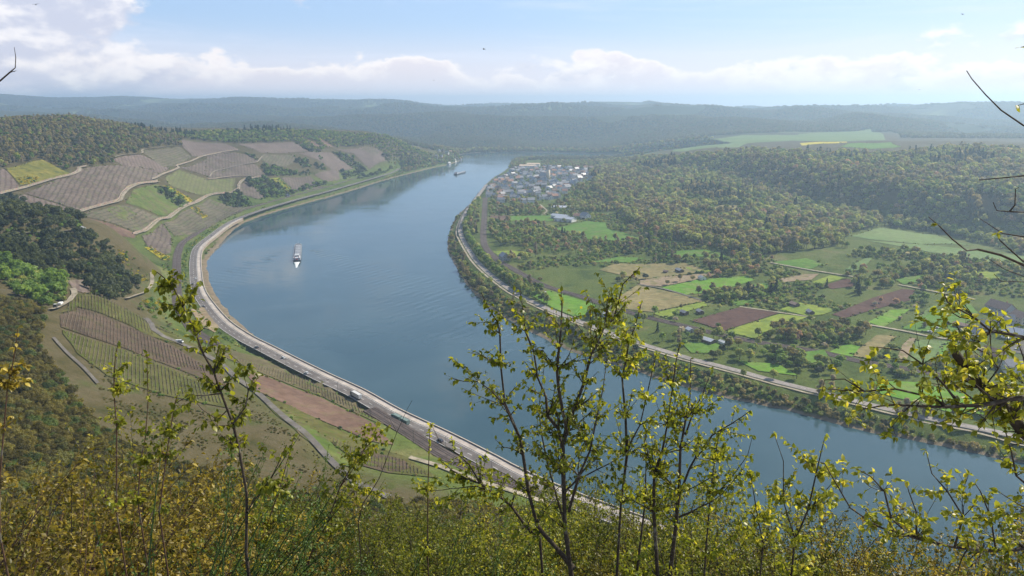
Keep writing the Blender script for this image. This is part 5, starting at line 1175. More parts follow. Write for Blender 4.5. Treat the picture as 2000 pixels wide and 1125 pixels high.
post_m = cylmesh('post', (0, 0, -.5), (0, 0, 7.5), 0.13, [M_MAST], 6, 0.08); V, F = join([tube([(0, 0, 7.4), (1.5, 0, 7.75)], [.06, .05], 5)]); post_arm = mk_mesh('arm', V, F, [M_MAST]); post_head = boxes('lamp_head', [(1.3, 2.0, -.14, .14, 7.66, 7.82)], [M_MAST])
def near_i(line, px, py, z):
    q = at_z(px, py, z); return int(np.argmin(np.hypot(line[:, 0] - q[0], line[:, 1] - q[1])))
for px, py, nmx in [(527,690,'first'),(572,714,'second'),(670,763,'third'),(770,815,'fourth'),(893,874,'fifth'),(977,922,'sixth')]:
    i = near_i(ROAD_L, px, py, ROAD_Z); t = ROAD_L[i + 1] - ROAD_L[i]; t /= np.linalg.norm(t); n = np.array([-t[1], t[0]]); p = ROAD_L[i] - n * 5.2
    e = empty('street_lamp', (p[0], p[1], ROAD_Z), math.atan2(n[1], n[0])); add('post', post_m, e); a = add('arm', post_arm, e); add('lamp_head', post_head, a)
    tag(e, 'slim grey street lamp, %s along the main road counted from the curve' % nmx, 'street lamp', 'street lamps along the main road')

# ------------------------------------------------------------------ vehicles
M_TYRE = plain('tyre rubber', (0.02, 0.02, 0.02), 0.9); M_RIM = plain('alloy rim', (0.45, 0.45, 0.46), 0.35, 0.7); M_LAMP = plain('headlamp glass', (0.7, 0.7, 0.68), 0.15); M_TAIL = plain('tail lamp', (0.35, 0.02, 0.02), 0.3)
def extrude_profile(prof, w0, w1=None):
    """side profile (y,z) extruded across x, optional narrower top by z"""
    n = len(prof); zmax = max(p[1] for p in prof); zmin = min(p[1] for p in prof); w1 = w1 or w0
    V = []
    for s in (-1, 1):
        for y, z in prof: k = (z - zmin) / (zmax - zmin); V.append((s * (w0 + (w1 - w0) * k) / 2, y, z))
    F = [tuple(range(n))[::-1], tuple(range(n, 2 * n))]
    for i in range(n): j = (i + 1) % n; F.append((i, j, n + j, n + i))
    return V, F
def bevelled(name, V, F, mats, w_=0.08):
    bm = bmesh.new(); vs = [bm.verts.new(v) for v in V]
    for f in F: bm.faces.new([vs[i] for i in f])
    bmesh.ops.recalc_face_normals(bm, faces=bm.faces); bmesh.ops.bevel(bm, geom=list(bm.edges), offset=w_, segments=2, affect='EDGES', profile=0.6)
    me = bpy.data.meshes.new(name); bm.to_mesh(me); bm.free()
    for m in mats: me.materials.append(m)
    return me
def wheel(parent, x, y, r=0.33, wd=0.22):
    o = add('wheel', cylmesh('tyre', (x - wd / 2, y, r), (x + wd / 2, y, r), r, [M_TYRE], 14), parent); sx = math.copysign(1, x)
    add('rim', cylmesh('rim', (x + sx * (wd / 2 - .05), y, r), (x + sx * (wd / 2 + .012), y, r), r * .62, [M_RIM], 10), o)
def car(loc, rz, color, label, L=4.4, van=False, group=None, nm='car'):
    e = empty(nm, loc, rz); pm = plain('car paint ' + str(color), color, 0.25, 0.1, 0.5, var=0.03); w_ = 1.8; a = L / 2
    body = [(-a, .35), (a, .35), (a, .75), (a - .15, .88), (a - 1.1, .95), (-a + .25, .98), (-a, .85)]
    if van: body = [(-a, .35), (a, .35), (a, .9), (a - .5, 1.05), (-a, 1.05)]
    b = add('body', bevelled('body', *extrude_profile(body, w_), [pm], .07), e)
    ht = 2.0 if van else 1.46; c0, c1 = (-a + .05, a - .75) if van else (-a + .35, a - 1.2)
    cab = [(c0, .93), (c1, .93), (c1 - (.5 if van else .75), ht - .08), (c0 + (.12 if van else .55), ht - .08)]
    if van: cab = [(c0, 1.03), (c1 + .2, 1.03), (c1 - .45, ht - .08), (c0 + .1, ht - .08)]
    add('windows', bevelled('windows', *extrude_profile(cab, w_ - .1, w_ - .42), [M_GLASS], .04), e)
    y0, y1 = cab[3][0], cab[2][0]; add('roof', bevelled('roof', *extrude_profile([(y0 - .03, ht - .12), (y1 + .03, ht - .12), (y1 - .06, ht), (y0 + .06, ht)], w_ - .38, w_ - .5), [pm], .03), e)
    if van: add('side_panel', bevelled('side_panel', *extrude_profile([(c0 - .02, 1.0), (c0 + L * .42, 1.0), (c0 + L * .42, ht - .1), (c0 + .08, ht - .1)], w_ - .02, w_ - .3), [pm], .04), e)
    for sx in (-1, 1):
        add('headlight', boxes('headlight', [(sx * .62 - .2, sx * .62 + .2, a - .06, a + .02, .6, .76)], [M_LAMP]), e); add('tail_light', boxes('tail_light', [(sx * .68 - .16, sx * .68 + .16, -a - .02, -a + .06, .65, .82)], [M_TAIL]), e)
        for yy in (-a + .85, a - .85): wheel(e, sx * (w_ / 2 - .13), yy)
    return tag(e, label, 'van' if van else 'car', group)
def on_road(px, py, lane, line=ROAD_L, z=ROAD_Z + .26, rev=False):
    i = near_i(line, px, py, z); t = line[min(i + 1, len(line) - 1)][:2] - line[max(i - 1, 0)][:2]; t /= np.linalg.norm(t); n = np.array([-t[1], t[0]]); p = line[i][:2] + n * lane
    q = np.array(at_z(px, py, z)); p = p + t * float((q - p) @ t)
    if rev: t = -t
    return (p[0], p[1], z), math.atan2(t[1], t[0]) - math.pi / 2
CARS = [((377,545), 1.9, (0.62,0.62,0.61), 'white car highest up the curve of the main road'), ((371,556), -1.9, (0.03,0.035,0.03), 'dark car in the inner lane beside the white car on the curve'),
        ((394,600), -1.9, (0.03,0.03,0.035), 'black car passing the bare lay-by on the main road'), ((499,680), -1.9, (0.035,0.035,0.035), 'black car just past the grassy verge below the lay-by'),
        ((541,703), 1.9, (0.60,0.60,0.60), 'silver white car followed by another white car on the main road'), ((594,731), -1.9, (0.66,0.66,0.65), 'white car nearest behind the white lorry on the main road'),
        ((864,860), -1.9, (0.025,0.03,0.045), 'dark blue car on the lower main road behind the green lorry'), ((942,898), 1.9, (0.03,0.03,0.03), 'black car lowest on the main road partly behind the saplings'),
        ((410,461), 1.9, (0.3,0.3,0.3), 'grey car far up the straight of the main road')]
for (px, py), lane, c_, lab in CARS:
    loc, rz = on_road(px, py, lane, rev=lane < 0); car(loc, rz, c_, lab, group=None)
def lorry(loc, rz, cabc, boxc, label, Lb=8.5, trailer=False):
    e = empty('lorry', loc, rz); cm_ = plain('lorry paint ' + str(cabc), cabc, .35, .1, .4, .03); bm_ = plain('lorry box ' + str(boxc), boxc, .5, var=.05); F0 = Lb / 2 + 1.3
    cb = add('cab', bevelled('cab', *extrude_profile([(F0 - 2.1, .6), (F0, .6), (F0, 1.7), (F0 - .25, 3.0), (F0 - 2.1, 3.15)], 2.45, 2.3), [cm_], .08), e)
    add('windscreen', mk_mesh('windscreen', [(-1.0, F0 + .015, 1.75), (1.0, F0 + .015, 1.75), (.95, F0 - .2, 2.75), (-.95, F0 - .2, 2.75), (-1.0, F0 - .05, 1.75), (1.0, F0 - .05, 1.75), (.95, F0 - .27, 2.75), (-.95, F0 - .27, 2.75)], [(0, 1, 2, 3), (7, 6, 5, 4), (0, 4, 5, 1), (2, 6, 7, 3), (1, 5, 6, 2), (0, 3, 7, 4)], [M_GLASS]), cb)
    add('chassis', boxes('chassis', [(-.5, .5, -Lb / 2 - .6, F0 - .2, .55, .95)], [M_TYRE]), e); add('cargo_box', bevelled('cargo_box', *bxg(-1.27, 1.27, -Lb / 2 - .9, Lb / 2 - 1.0, .98, 3.75), [bm_], .05), e)
    for sx in (-1, 1):
        for yy in (F0 - 1.2, -Lb / 2 + .6, -Lb / 2 + 1.9): wheel(e, sx * 1.05, yy, .48, .32)
        add('headlight', boxes('headlight', [(sx * .9 - .2, sx * .9 + .2, F0 - .05, F0 + .03, .75, .95)], [M_LAMP]), cb)
    if trailer:
        add('trailer_box', bevelled('trailer_box', *bxg(-1.27, 1.27, -Lb / 2 - 8.6, -Lb / 2 - 1.8, .98, 3.6), [bm_], .05), e); add('drawbar', boxes('drawbar', [(-.1, .1, -Lb / 2 - 2, -Lb / 2 - .5, .6, .75)], [M_TYRE]), e)
        for sx in (-1, 1):
            for yy in (-Lb / 2 - 7, -Lb / 2 - 3.4): wheel(e, sx * 1.05, yy, .48, .32)
    return tag(e, label, 'lorry')
loc, rz = on_road(697, 776, -1.9, rev=True); lorry(loc, rz, (0.02, 0.022, 0.03), (0.55, 0.55, 0.54), 'white box lorry with a dark cab on the main road', 9.5)
loc, rz = on_road(777, 820, -1.9, rev=True); lorry(loc, rz, (0.03, 0.10, 0.085), (0.16, 0.22, 0.20), 'dark green lorry towing a trailer on the main road', 6.5, True)
def lane_pos(key, px, py, off=0.0):
    L = PATHS[key]; q = hit(px, py); i = int(np.argmin(np.hypot(L[:, 0] - q[0], L[:, 1] - q[1]))); i = max(1, min(i, len(L) - 2)); t = L[i + 1] - L[i - 1]; t /= np.linalg.norm(t); p = L[i] + np.array([-t[1], t[0]]) * off
    return (p[0], p[1], tz1(*p) + .95), math.atan2(t[1], t[0]) - math.pi / 2
loc, rz = lane_pos('H', 345, 668, 0.6); car(loc, rz, (0.70, 0.70, 0.69), 'white boxy van with dark sides on the vineyard lane', 5.0, True, nm='van')
loc, rz = lane_pos('H', 371, 679, 0.6); car(loc, rz + math.pi, (0.72, 0.72, 0.72), 'white car close behind the boxy van on the vineyard lane', 4.6)
loc, rz = lane_pos('F', 108, 603, 0.3)
e = empty('tractor', loc, rz); pg = plain('tractor paint', (0.10, 0.11, 0.06), .5)
add('bonnet', bevelled('bonnet', *bxg(-.45, .45, .2, 2.0, .75, 1.5), [pg], .08), e); add('cab', bevelled('cab', *extrude_profile([(-1.1, 1.1), (.3, 1.1), (.15, 2.45), (-.95, 2.45)], 1.4, 1.2), [M_GLASS], .04), e); add('cab_roof', bevelled('cab_roof', *bxg(-.7, .7, -1.1, .35, 2.44, 2.6), [M_FRAME], .04), e)
for sx in (-1, 1): wheel(e, sx * .85, -.7, .78, .42); wheel(e, sx * .7, 1.4, .48, .3)
tag(e, 'dark tractor parked at the bend of the field track on the near spur', 'tractor')
loc2, rz2 = lane_pos('F', 118, 598, 0.3); e = empty('farm_trailer', loc2, rz2)
add('bed', bevelled('bed', *bxg(-1.05, 1.05, -2, 2, .85, 1.15), [plain('trailer grey', (0.4, 0.4, 0.38), .6)], .04), e); add('cover', bevelled('cover', *bxg(-1.0, 1.0, -1.9, 1.9, 1.16, 2.1), [M_FRAME], .12), e); add('drawbar', boxes('drawbar', [(-.07, .07, 2, 3.2, .8, .95)], [M_MAST]), e)
for sx in (-1, 1): wheel(e, sx * .9, -.4, .42, .28)
tag(e, 'white covered farm trailer behind the tractor on the near spur', 'trailer')
for i, (px, py, rz, c_, lab) in enumerate([(1816,650,.6,(0.6,.6,.58),'white car first in the row parked on the meadow edge'), (1822,646,.6,(0.35,.36,.38),'grey car second in the row parked on the meadow edge'), (1828,642,.6,(0.62,.61,.6),'white car third in the row parked on the meadow edge'), (1973,672,1.2,(0.04,.04,.05),'black car on the settlement street by the lawn'), (1988,684,1.2,(0.5,.5,.5),'silver car on the settlement street near the picture edge'), (1064,573,.9,(0.66,.66,.65),'white car parked on the bright riverside meadow'), (1958,684,.4,(0.3,.31,.33),'grey car parked behind the large cream house')]):
    g = ground_at(px, py); car((g[0], g[1], g[2] + .5), rz, c_, lab)

# ------------------------------------------------------------------ river vessels
M_HULL = plain('dark hull', (0.035, 0.04, 0.055), .45); M_DECK = plain('deck grey', (0.16, 0.18, 0.21), .7); M_SHIPW = plain('ship white', (0.55, 0.57, 0.60), .5); M_PIPE = plain('deck pipes', (0.55, 0.57, 0.60), .4, .3)
M_FLAGR = plain('red oxide', (0.26, 0.05, 0.035), .6)
def ship(stern, bow, wid, label, detail=True):
    s = np.array(stern); b = np.array(bow); L = float(np.linalg.norm(b - s)); d = (b - s) / L
    e = empty('barge', (s[0], s[1], 0), math.atan2(d[1], d[0]) - math.pi / 2); hw = wid / 2
    ys = np.array([0, 1.5, 4, L * .2, L * .8, L - 9, L - 5, L - 2, L]); hwf = np.array([.78, .92, 1, 1, 1, .97, .78, .42, .05]) * hw; sh = np.array([2.6, 2.4, 2.2, 2.0, 2.0, 2.4, 2.9, 3.2, 3.4])
    n = len(ys); V = [(-w_, y, z) for w_, y, z in zip(hwf, ys, sh)] + [(w_, y, z) for w_, y, z in zip(hwf, ys, sh)] + [(-w_ * .9, y + (0 if i < n - 1 else -1.5), -1.2) for i, (w_, y) in enumerate(zip(hwf, ys))] + [(w_ * .9, y + (0 if i < n - 1 else -1.5), -1.2) for i, (w_, y) in enumerate(zip(hwf, ys))]
    F = [];
    for i in range(n - 1): F += [(i, i + 1, 2 * n + i + 1, 2 * n + i), (n + i + 1, n + i, 3 * n + i, 3 * n + i + 1)]
    F += [(0, 2 * n, 3 * n, n), (n - 1, 2 * n - 1, 4 * n - 1, 3 * n - 1)]
    add('hull', mk_mesh('hull', V, F, [M_HULL]), e)
    D = [(-w_ * .985, y, z - .25) for w_, y, z in zip(hwf, ys, sh)] + [(w_ * .985, y, z - .25) for w_, y, z in zip(hwf, ys, sh)]
    dk = add('deck', mk_mesh('deck', D, [(i, n + i, n + i + 1, i + 1) for i in range(n - 1)], [M_DECK]), e)
    rl = [];
    for sx in (-1, 1):
        P = [(sx * w_ * .97, y, z + .9) for w_, y, z in zip(hwf, ys, sh)]; rl.append(tube(P, .07, 4)); P2 = [(a, b_, c - .45) for a, b_, c in P]; rl.append(tube(P2, .05, 4))
        for y in np.arange(2, L - 3, 3.0): w_ = np.interp(y, ys, hwf); z = np.interp(y, ys, sh); rl.append(tube([(sx * w_ * .97, y, z - .2), (sx * w_ * .97, y, z + .9)], .05, 4))
    V, F = join(rl); add('railing', mk_mesh('railing', V, F, [M_SHIPW]), e)
    # raised trunk deck with tank hatches and pipes
    tr = add('trunk_deck', bevelled('trunk_deck', *bxg(-hw * .72, hw * .72, L * .20, L * .90, 1.6, 2.9), [M_DECK], .1), e)
    for y in np.linspace(L * .24, L * .86, 7 if detail else 4):
        add('hatch', bevelled('hatch', *bxg(-hw * .5, -hw * .12, y - 2.2, y + 2.2, 2.88, 3.6), [M_SHIPW], .06), tr); add('hatch', bevelled('hatch', *bxg(hw * .12, hw * .5, y - 2.2, y + 2.2, 2.88, 3.6), [M_SHIPW], .06), tr)
        V, F = join([tube([(-hw * .9, y + 4, 2.9), (-hw * .9, y + 4, 4.6), (hw * .9, y + 4, 4.6), (hw * .9, y + 4, 2.9)], .16, 5)]); add('pipe', mk_mesh('pipe', V, F, [M_SHIPW]), tr)
    for xx in (-.62, -.02, .02, .62): V, F = tube([(hw * xx, L * .21, 3.3), (hw * xx, L * .89, 3.3)], .2, 6); add('pipe', mk_mesh('pipe', V, F, [M_PIPE]), tr)
    dh = add('deckhouse', bevelled('deckhouse', *bxg(-hw * .8, hw * .8, 4.5, L * .17, 1.9, 4.6), [M_SHIPW], .12), e)
    for sx in (-1, 1):
        for y in np.linspace(6, L * .155, 5): add('window', boxes('window', [(sx * hw * .8 - .03, sx * hw * .8 + .03, y - .5, y + .5, 3.2, 4.0)], [M_GLASS]), dh)
    for xx in np.linspace(-hw * .55, hw * .55, 4): add('window', boxes('window', [(xx - .5, xx + .5, 4.45, 4.53, 3.1, 4.0)], [M_GLASS]), dh)
    wh = add('wheelhouse', bevelled('wheelhouse', *bxg(-hw * .5, hw * .5, L * .105, L * .155, 4.58, 5.4), [M_SHIPW], .08), e)
    add('window_band', bevelled('window_band', *bxg(-hw * .48, hw * .48, L * .106, L * .154, 5.4, 6.5), [M_GLASS], .06), wh); add('wheelhouse_roof', bevelled('wheelhouse_roof', *bxg(-hw * .56, hw * .56, L * .10, L * .16, 6.5, 6.75), [M_SHIPW], .06), wh)
    add('mast', cylmesh('mast', (0, L * .13, 6.7), (0, L * .13, 10.5), .1, [M_SHIPW], 6), wh); add('mast', cylmesh('mast', (0, L - 6, 2.4), (0, L - 6, 8.5), .12, [M_SHIPW], 6), e)
    for sx in (-1, 1): add('funnel', cylmesh('funnel', (sx * hw * .5, 5.5, 4.5), (sx * hw * .5, 5.5, 6.6), .45, [M_FLAGR], 8), dh); add('bollard', cylmesh('bollard', (sx * hw * .6, 2.2, 2.2), (sx * hw * .6, 2.2, 3.1), .25, [M_HULL], 8), e)
    add('tender', bevelled('tender', *extrude_profile([(.8, 2.6), (3.8, 2.6), (4.3, 3.3), (.6, 3.3)], 1.4, 1.9), [M_FLAGR], .1), e)
    return tag(e, label, 'ship')
ship(BARGE, BARGE_BOW, 10.2, 'long white decked tank barge heading up the middle of the river')
ship(at_z(889, 341.5, 0), at_z(908, 336.6, 0), 11.4, 'small distant dark barge near the far river bend', False)
# churned wash behind the near barge
m, t = newmat('churned foam'); g_ = t.n('ShaderNodeNewGeometry'); fn = t.noise(g_.outputs['Position'], 0.9, 5, .7); M_FOAM = fin(m, t, t.ramp(fn, [(.35, (.42, .50, .52)), (.6, (.80, .82, .80))]), .8, bump=fn, bstr=.8, bdist=.4)
V, F = [], []; nseg = 40
for i in range(nseg):
    s = i / (nseg - 1); L_ = s * 34; hwid = (4.2 - 3.4 * s ** 0.7); c0 = BARGE - BAX * (0.5 + L_); nn = np.array([-BAX[1], BAX[0]])
    for j in range(9):
        u_ = (j / 8 - .5) * 2; p = c0 + nn * u_ * hwid * (1 + .25 * math.sin(i * 1.7 + j)); V.append((p[0], p[1], .05 + .45 * (1 - s) * (1 - u_ * u_) * (0.5 + .5 * random.random()) - (.12 if abs(u_) == 1 or i == nseg - 1 else 0)))
F = [(i * 9 + j, i * 9 + j + 1, i * 9 + j + 10, i * 9 + j + 9) for i in range(nseg - 1) for j in range(8)]
tag(add('wake_foam', mk_mesh('wake_foam', V, F, [M_FOAM], smooth=True)), 'short white wash of foam behind the stern of the near barge', 'foam', kind='stuff')

# ------------------------------------------------------------------ birds in the sky
M_BIRD = plain('dark plumage', (0.03, 0.03, 0.035), .8)
def bird(px, py, y, roll, yaw, span, label):
    p = at_y(px, py, y); e = empty('bird', p, yaw); s = span
    bm = bmesh.new(); bmesh.ops.create_icosphere(bm, subdivisions=2, radius=1)
    for v_ in bm.verts:
        k = 1 - .35 * abs(v_.co.y); v_.co = Vector((v_.co.x * .09 * s * k, v_.co.y * .32 * s, v_.co.z * .09 * s * k))
    me = bpy.data.meshes.new('body'); bm.to_mesh(me); bm.free(); me.materials.append(M_BIRD); add('body', me, e)
    for sx in (-1, 1):
        V = [(0, .12, .03), (0, -.12, .03), (.45, .16, .16), (.42, -.08, .15), (1.0, -.05, .06), (.9, -.16, .05)]; V = [(sx * a * s * .5, b * s, c * s + roll * a * s * .3 * sx) for a, b, c in V]; V += [(a, b, c - .02 * s) for a, b, c in V]
        add('wing', mk_mesh('wing', V, [(0, 2, 3, 1), (2, 4, 5, 3), (6, 7, 9, 8), (8, 9, 11, 10), (0, 6, 8, 2), (2, 8, 10, 4), (4, 10, 11, 5), (5, 11, 9, 3), (3, 9, 7, 1)], [M_BIRD]), e)
    add('tail', mk_mesh('tail', [(-.03 * s, -.28 * s, 0), (.03 * s, -.28 * s, 0), (.09 * s, -.5 * s, .01 * s), (-.09 * s, -.5 * s, .01 * s), (-.03 * s, -.28 * s, -.02 * s), (.03 * s, -.28 * s, -.02 * s), (.09 * s, -.5 * s, -.01 * s), (-.09 * s, -.5 * s, -.01 * s)], [(0, 1, 2, 3), (7, 6, 5, 4), (2, 6, 7, 3), (0, 3, 7, 4), (1, 5, 6, 2)], [M_BIRD]), e)
    tag(e, label, 'bird', 'birds in the sky')
bird(70, 9, 70, .3, .5, .55, 'small dark bird against the grey clouds in the upper left corner'); bird(945, 96, 75, -.2, 1.2, .42, 'small dark bird before the cloud bank above the river'); bird(1880, 28, 70, .4, 2.0, .36, 'tiny dark bird high in the blue upper right corner')
bird(847, 157, 80, .1, .2, .25, 'tiny dark bird just above the ridge over the river bend'); bird(1796, 175, 80, -.3, 2.6, .25, 'tiny dark bird low over the right hand ridge')

# ------------------------------------------------------------------ foreground saplings and shrubs
FG_GREEN = leafmat('young hornbeam leaf', (0.098, 0.150, 0.016), (0.319, 0.345, 0.034), 0.55, 0.35, (0.500, 0.468, 0.078), 0.85)
FG_YELL = leafmat('young oak leaf', (0.095, 0.125, 0.015), (0.275, 0.300, 0.034), 0.55, 0.35, (0.42, 0.38, 0.07), 0.85)
FG_GOLD = leafmat('bronze young leaf', (0.073, 0.062, 0.014), (0.255, 0.204, 0.032), 0.45, 0.4, (0.491, 0.382, 0.064), 0.85)
FG_BROOM = leafmat('broom twig green', (0.035, 0.070, 0.014), (0.070, 0.120, 0.022), 0.3, 0.5)
def bark_mat(name, c1, c2):
    m, t = newmat(name); g = t.n('ShaderNodeTexCoord'); p = g.outputs['Object']; n = t.noise(p, 38, 5, .7); l = t.noise(p, 9, 3, .6)
    return fin(m, t, t.mix(t.sstep(l, .55, .7), t.ramp(n, [(.3, c1), (.7, c2)]), (0.16, 0.15, 0.12, 1)), .9, bump=n, bstr=.5, bdist=.004)
FG_BARK = bark_mat('sapling bark', (0.030, 0.024, 0.018), (0.075, 0.060, 0.044)); FG_BARKR = bark_mat('reddish twig bark', (0.065, 0.036, 0.022), (0.130, 0.080, 0.050))
LT = np.array([(0, 0, 0), (-.30, .28, .05), (0, .28, -.02), (.30, .28, .05), (-.26, .62, .02), (0, .62, -.06), (.26, .62, .02), (0, 1.0, -.20)])
LF8 = np.array([(0, 2, 1), (0, 3, 2), (1, 2, 5), (1, 5, 4), (2, 3, 6), (2, 6, 5), (4, 5, 7), (5, 6, 7)])
LT4 = np.array([(0, 0, 0), (-.27, .45, .05), (0, 1.0, -.12), (.27, .45, .05)]); LF4 = np.array([(0, 2, 1), (0, 3, 2)])
def leaf_geo(P, D, S, rs_, simple=False):
    """leaves at P growing along D with length S"""
    T, Fc = (LT4, LF4) if simple else (LT, LF8)
    n = len(P); D = D / (np.linalg.norm(D, axis=1)[:, None] + 1e-9); up = rs_.normal(size=(n, 3)) * .55 + [0, 0, 1.0]
    sd = np.cross(D, up); sd /= np.linalg.norm(sd, axis=1)[:, None] + 1e-9; nr = np.cross(sd, D)
    curl = rs_.uniform(.4, 1.8, (n, 1, 1)); wd = rs_.uniform(.8, 1.25, (n, 1, 1))
    V = P[:, None] + S[:, None, None] * (T[None, :, :1] * wd * sd[:, None] + T[None, :, 1:2] * D[:, None] + T[None, :, 2:] * curl * nr[:, None])
    F = (Fc[None] + (np.arange(n) * len(T))[:, None, None]).reshape(-1, 3)
    return V.reshape(-1, 3), F
LEAFV = []
for i in range(4):
    rs0 = np.random.default_rng(900 + i); V, F = leaf_geo(np.zeros((1, 3)), np.array([[0, 1.0, 0]]), np.ones(1), rs0); LEAFV.append((V, F))
def grow(stems, rs_, twig_len=(.18, .5), twigs_per_m=9, leaf=(.035, .055), node=.035, start=.25, sides=7, droop=.55, bare=0.0, sub=True, end_only=False):
    """stems: list of (points (n,3), r0, r1). returns wood parts, leaf positions / directions / sizes"""
    wood, LP, LD, LS = [], [], [], []
    def leaves_along(pts, f0=.25):
        d = np.linalg.norm(np.diff(pts, axis=0), axis=1); L = d.sum(); n = max(2, int(L * (1 - f0) / node))
        cs = np.r_[0, np.cumsum(d)] / (L + 1e-9)
        for s in np.linspace(f0, 1.0, n):
            if rs_.uniform() < bare: continue
            p = np.array([np.interp(s, cs, pts[:, k]) for k in range(3)]); t_ = pts[-1] - pts[0]; t_ = t_ / (np.linalg.norm(t_) + 1e-9)
            for _ in range(int(rs_.integers(1, 4)) + (2 if end_only else 0) if s > .9 or not end_only else int(rs_.integers(0, 2))):
                d_ = t_ * .5 + rs_.normal(size=3) * .6 + np.array([0, 0, -droop]); LP.append(p); LD.append(d_); LS.append(rs_.uniform(*leaf))
    for pts, r0, r1 in stems:
        P = smooth_line(pts, .07) if len(pts) > 2 else np.array([np.array(pts[0]) + (np.array(pts[-1]) - np.array(pts[0])) * k / 8 for k in range(9)])
        if len(pts) > 2:
            P3 = P
        else: P3 = P
        m = len(P3); rad = r0 + (r1 - r0) * np.linspace(0, 1, m) ** .9; kn = 1 + .10 * rs_.normal(size=m); P3 = P3 + rs_.normal(size=P3.shape) * np.minimum(rad, .01)[:, None] * .35
        wood.append(tube(P3, rad * np.clip(kn, .8, 1.3), sides)); L = np.linalg.norm(np.diff(P3, axis=0), axis=1).sum(); n_t = int(L * (1 - start) * twigs_per_m)
        for _ in range(n_t):
            i = int(rs_.uniform(start, 1.0) * (m - 2)); t_ = P3[i + 1] - P3[i]; t_ /= np.linalg.norm(t_) + 1e-9
            side = np.cross(t_, rs_.normal(size=3)); side /= np.linalg.norm(side) + 1e-9; ln = rs_.uniform(*twig_len) * (1.15 - .55 * i / m)
            d_ = side * rs_.uniform(.6, 1.0) + t_ * rs_.uniform(.35, .9) + np.array([0, 0, .15]); d_ /= np.linalg.norm(d_); bend = rs_.normal(size=3) * .18
            tw = np.array([P3[i] + d_ * ln * k + bend * ln * k * k for k in np.linspace(0, 1, 6)]); r_ = min(rad[i] * .5, .0045 + ln * .006)
            wood.append(tube(tw, np.linspace(r_, r_ * .35, 6), 4)); leaves_along(tw)
            if sub:
                for _ in range(int(rs_.integers(1, 4))):
                    j = int(rs_.integers(1, 5)); d2 = d_ + rs_.normal(size=3) * .6; d2 /= np.linalg.norm(d2); l2 = ln * rs_.uniform(.25, .5); t2 = np.array([tw[j] + d2 * l2 * k for k in np.linspace(0, 1, 4)])
                    wood.append(tube(t2, np.linspace(r_ * .5, r_ * .25, 4), 3)); leaves_along(t2, .3)
        leaves_along(P3[int(m * .82):], 0)
    return wood, np.array(LP), np.array(LD), np.array(LS)
def px_stem(pts, D, bow=0.0, dj=0.0):
    """stem traced in the picture, standing at distance D, swaying in depth"""
    n = len(pts); return [np.array(at_y(px, py, D + bow * math.sin(i / max(1, n - 1) * 3.1) + dj * i / max(1, n - 1))) for i, (px, py) in enumerate(pts)]
def to_ground(st):
    p = st[0]; g = tz1(p[0], p[1]); out = [np.array([p[0] + .02, p[1] + .03, g - .12])]
    if p[2] - g > .7: out.append(np.array([p[0] + .01, p[1] + .015, (p[2] + g) / 2]))
    return out + st if p[2] > g + .15 else st
def plant(name, stems, seed, bark, leafm, label, cat, single=0, group=None, stem_name='stem', simple=False, **kw):
    rs_ = np.random.default_rng(seed); wood, P, D, S = grow(stems, rs_, **kw)
    b0 = stems[0][0][0]; e = empty(name, (b0[0], b0[1], b0[2])); off = np.array(b0)
    k = len(stems); 
    V, F = join(wood); add('branches', mk_mesh('branches', V - off, F, [bark], smooth=True), e)
    if single and len(P):
        app = S; ix = rs_.permutation(len(P))[:single] if len(P) > single else np.arange(len(P)); ix = ix[np.argsort(-S[ix])]
        rest = np.setdiff1d(np.arange(len(P)), ix)
        V0, F0 = LEAFV[0]; mes = [mk_mesh('leaf', v, f, [leafm]) for v, f in LEAFV]
        for q in ix:
            o = add('leaf', mes[int(q) % 4], e, tuple(P[q] - off)); dv = Vector(D[q]); o.rotation_euler = dv.to_track_quat('Y', 'Z').to_euler(); o.scale = (S[q],) * 3
        P, D, S = P[rest], D[rest], S[rest]
    if len(P):
        V, F = leaf_geo(P, D, S, rs_, simple); lv = add('leaves', mk_mesh('leaves', V - off, F, [leafm]), e); lv['kind'] = 'stuff'
    return tag(e, label, cat, group)
def S_(pts, D, r0, r1, bow=0., dj=0., ground=False):
    st = px_stem(pts, D, bow, dj)
    if ground: st = to_ground(st)
    return (st, r0, r1)

# central clump of hornbeam saplings
plant('hornbeam_sapling', [
    S_([(1116,1130),(1105,1031),(1100,925),(1100,870),(1107,843),(1122,800),(1141,749),(1150,712),(1157,680),(1167,647),(1197,625),(1207,595),(1217,555),(1250,522)], 5.4, .024, .003, .15, ground=True),
    S_([(1100,880),(1090,837),(1070,812),(1065,775),(1050,737),(1042,685),(1025,645),(1021,605),(1015,567)], 5.42, .016, .003, .2), S_([(1108,850),(1092,760),(1087,725),(1092,687),(1096,640),(1097,600),(1096,570)], 5.4, .014, .003, -.2),
    S_([(1120,1110),(1050,1025),(1032,962),(1022,890),(1015,855),(997,812),(987,787),(979,715),(975,650),(972,630),(957,607),(940,572)], 5.5, .024, .003, .25), S_([(1015,855),(985,790),(935,745),(905,745),(880,738)], 5.5, .009, .002, -.2),
    S_([(1112,1060),(1085,960),(1068,900),(1058,850),(1052,800),(1060,740),(1066,690)], 5.6, .012, .002, .2), S_([(1112,1000),(1130,930),(1150,880),(1165,820),(1178,760),(1185,700)], 5.3, .012, .002, -.2), S_([(1100,960),(1140,930),(1190,905),(1230,880)], 5.4, .009, .003, .2), S_([(1157,690),(1180,640),(1185,600),(1192,560)], 5.35, .007, .002)], 1, FG_BARK, FG_GREEN,
    'tallest leafy hornbeam sapling with dark stems rising in the middle before the river', 'sapling', single=300, twigs_per_m=21, leaf=(.020, .050), twig_len=(.10, .36), start=.26, node=.032)
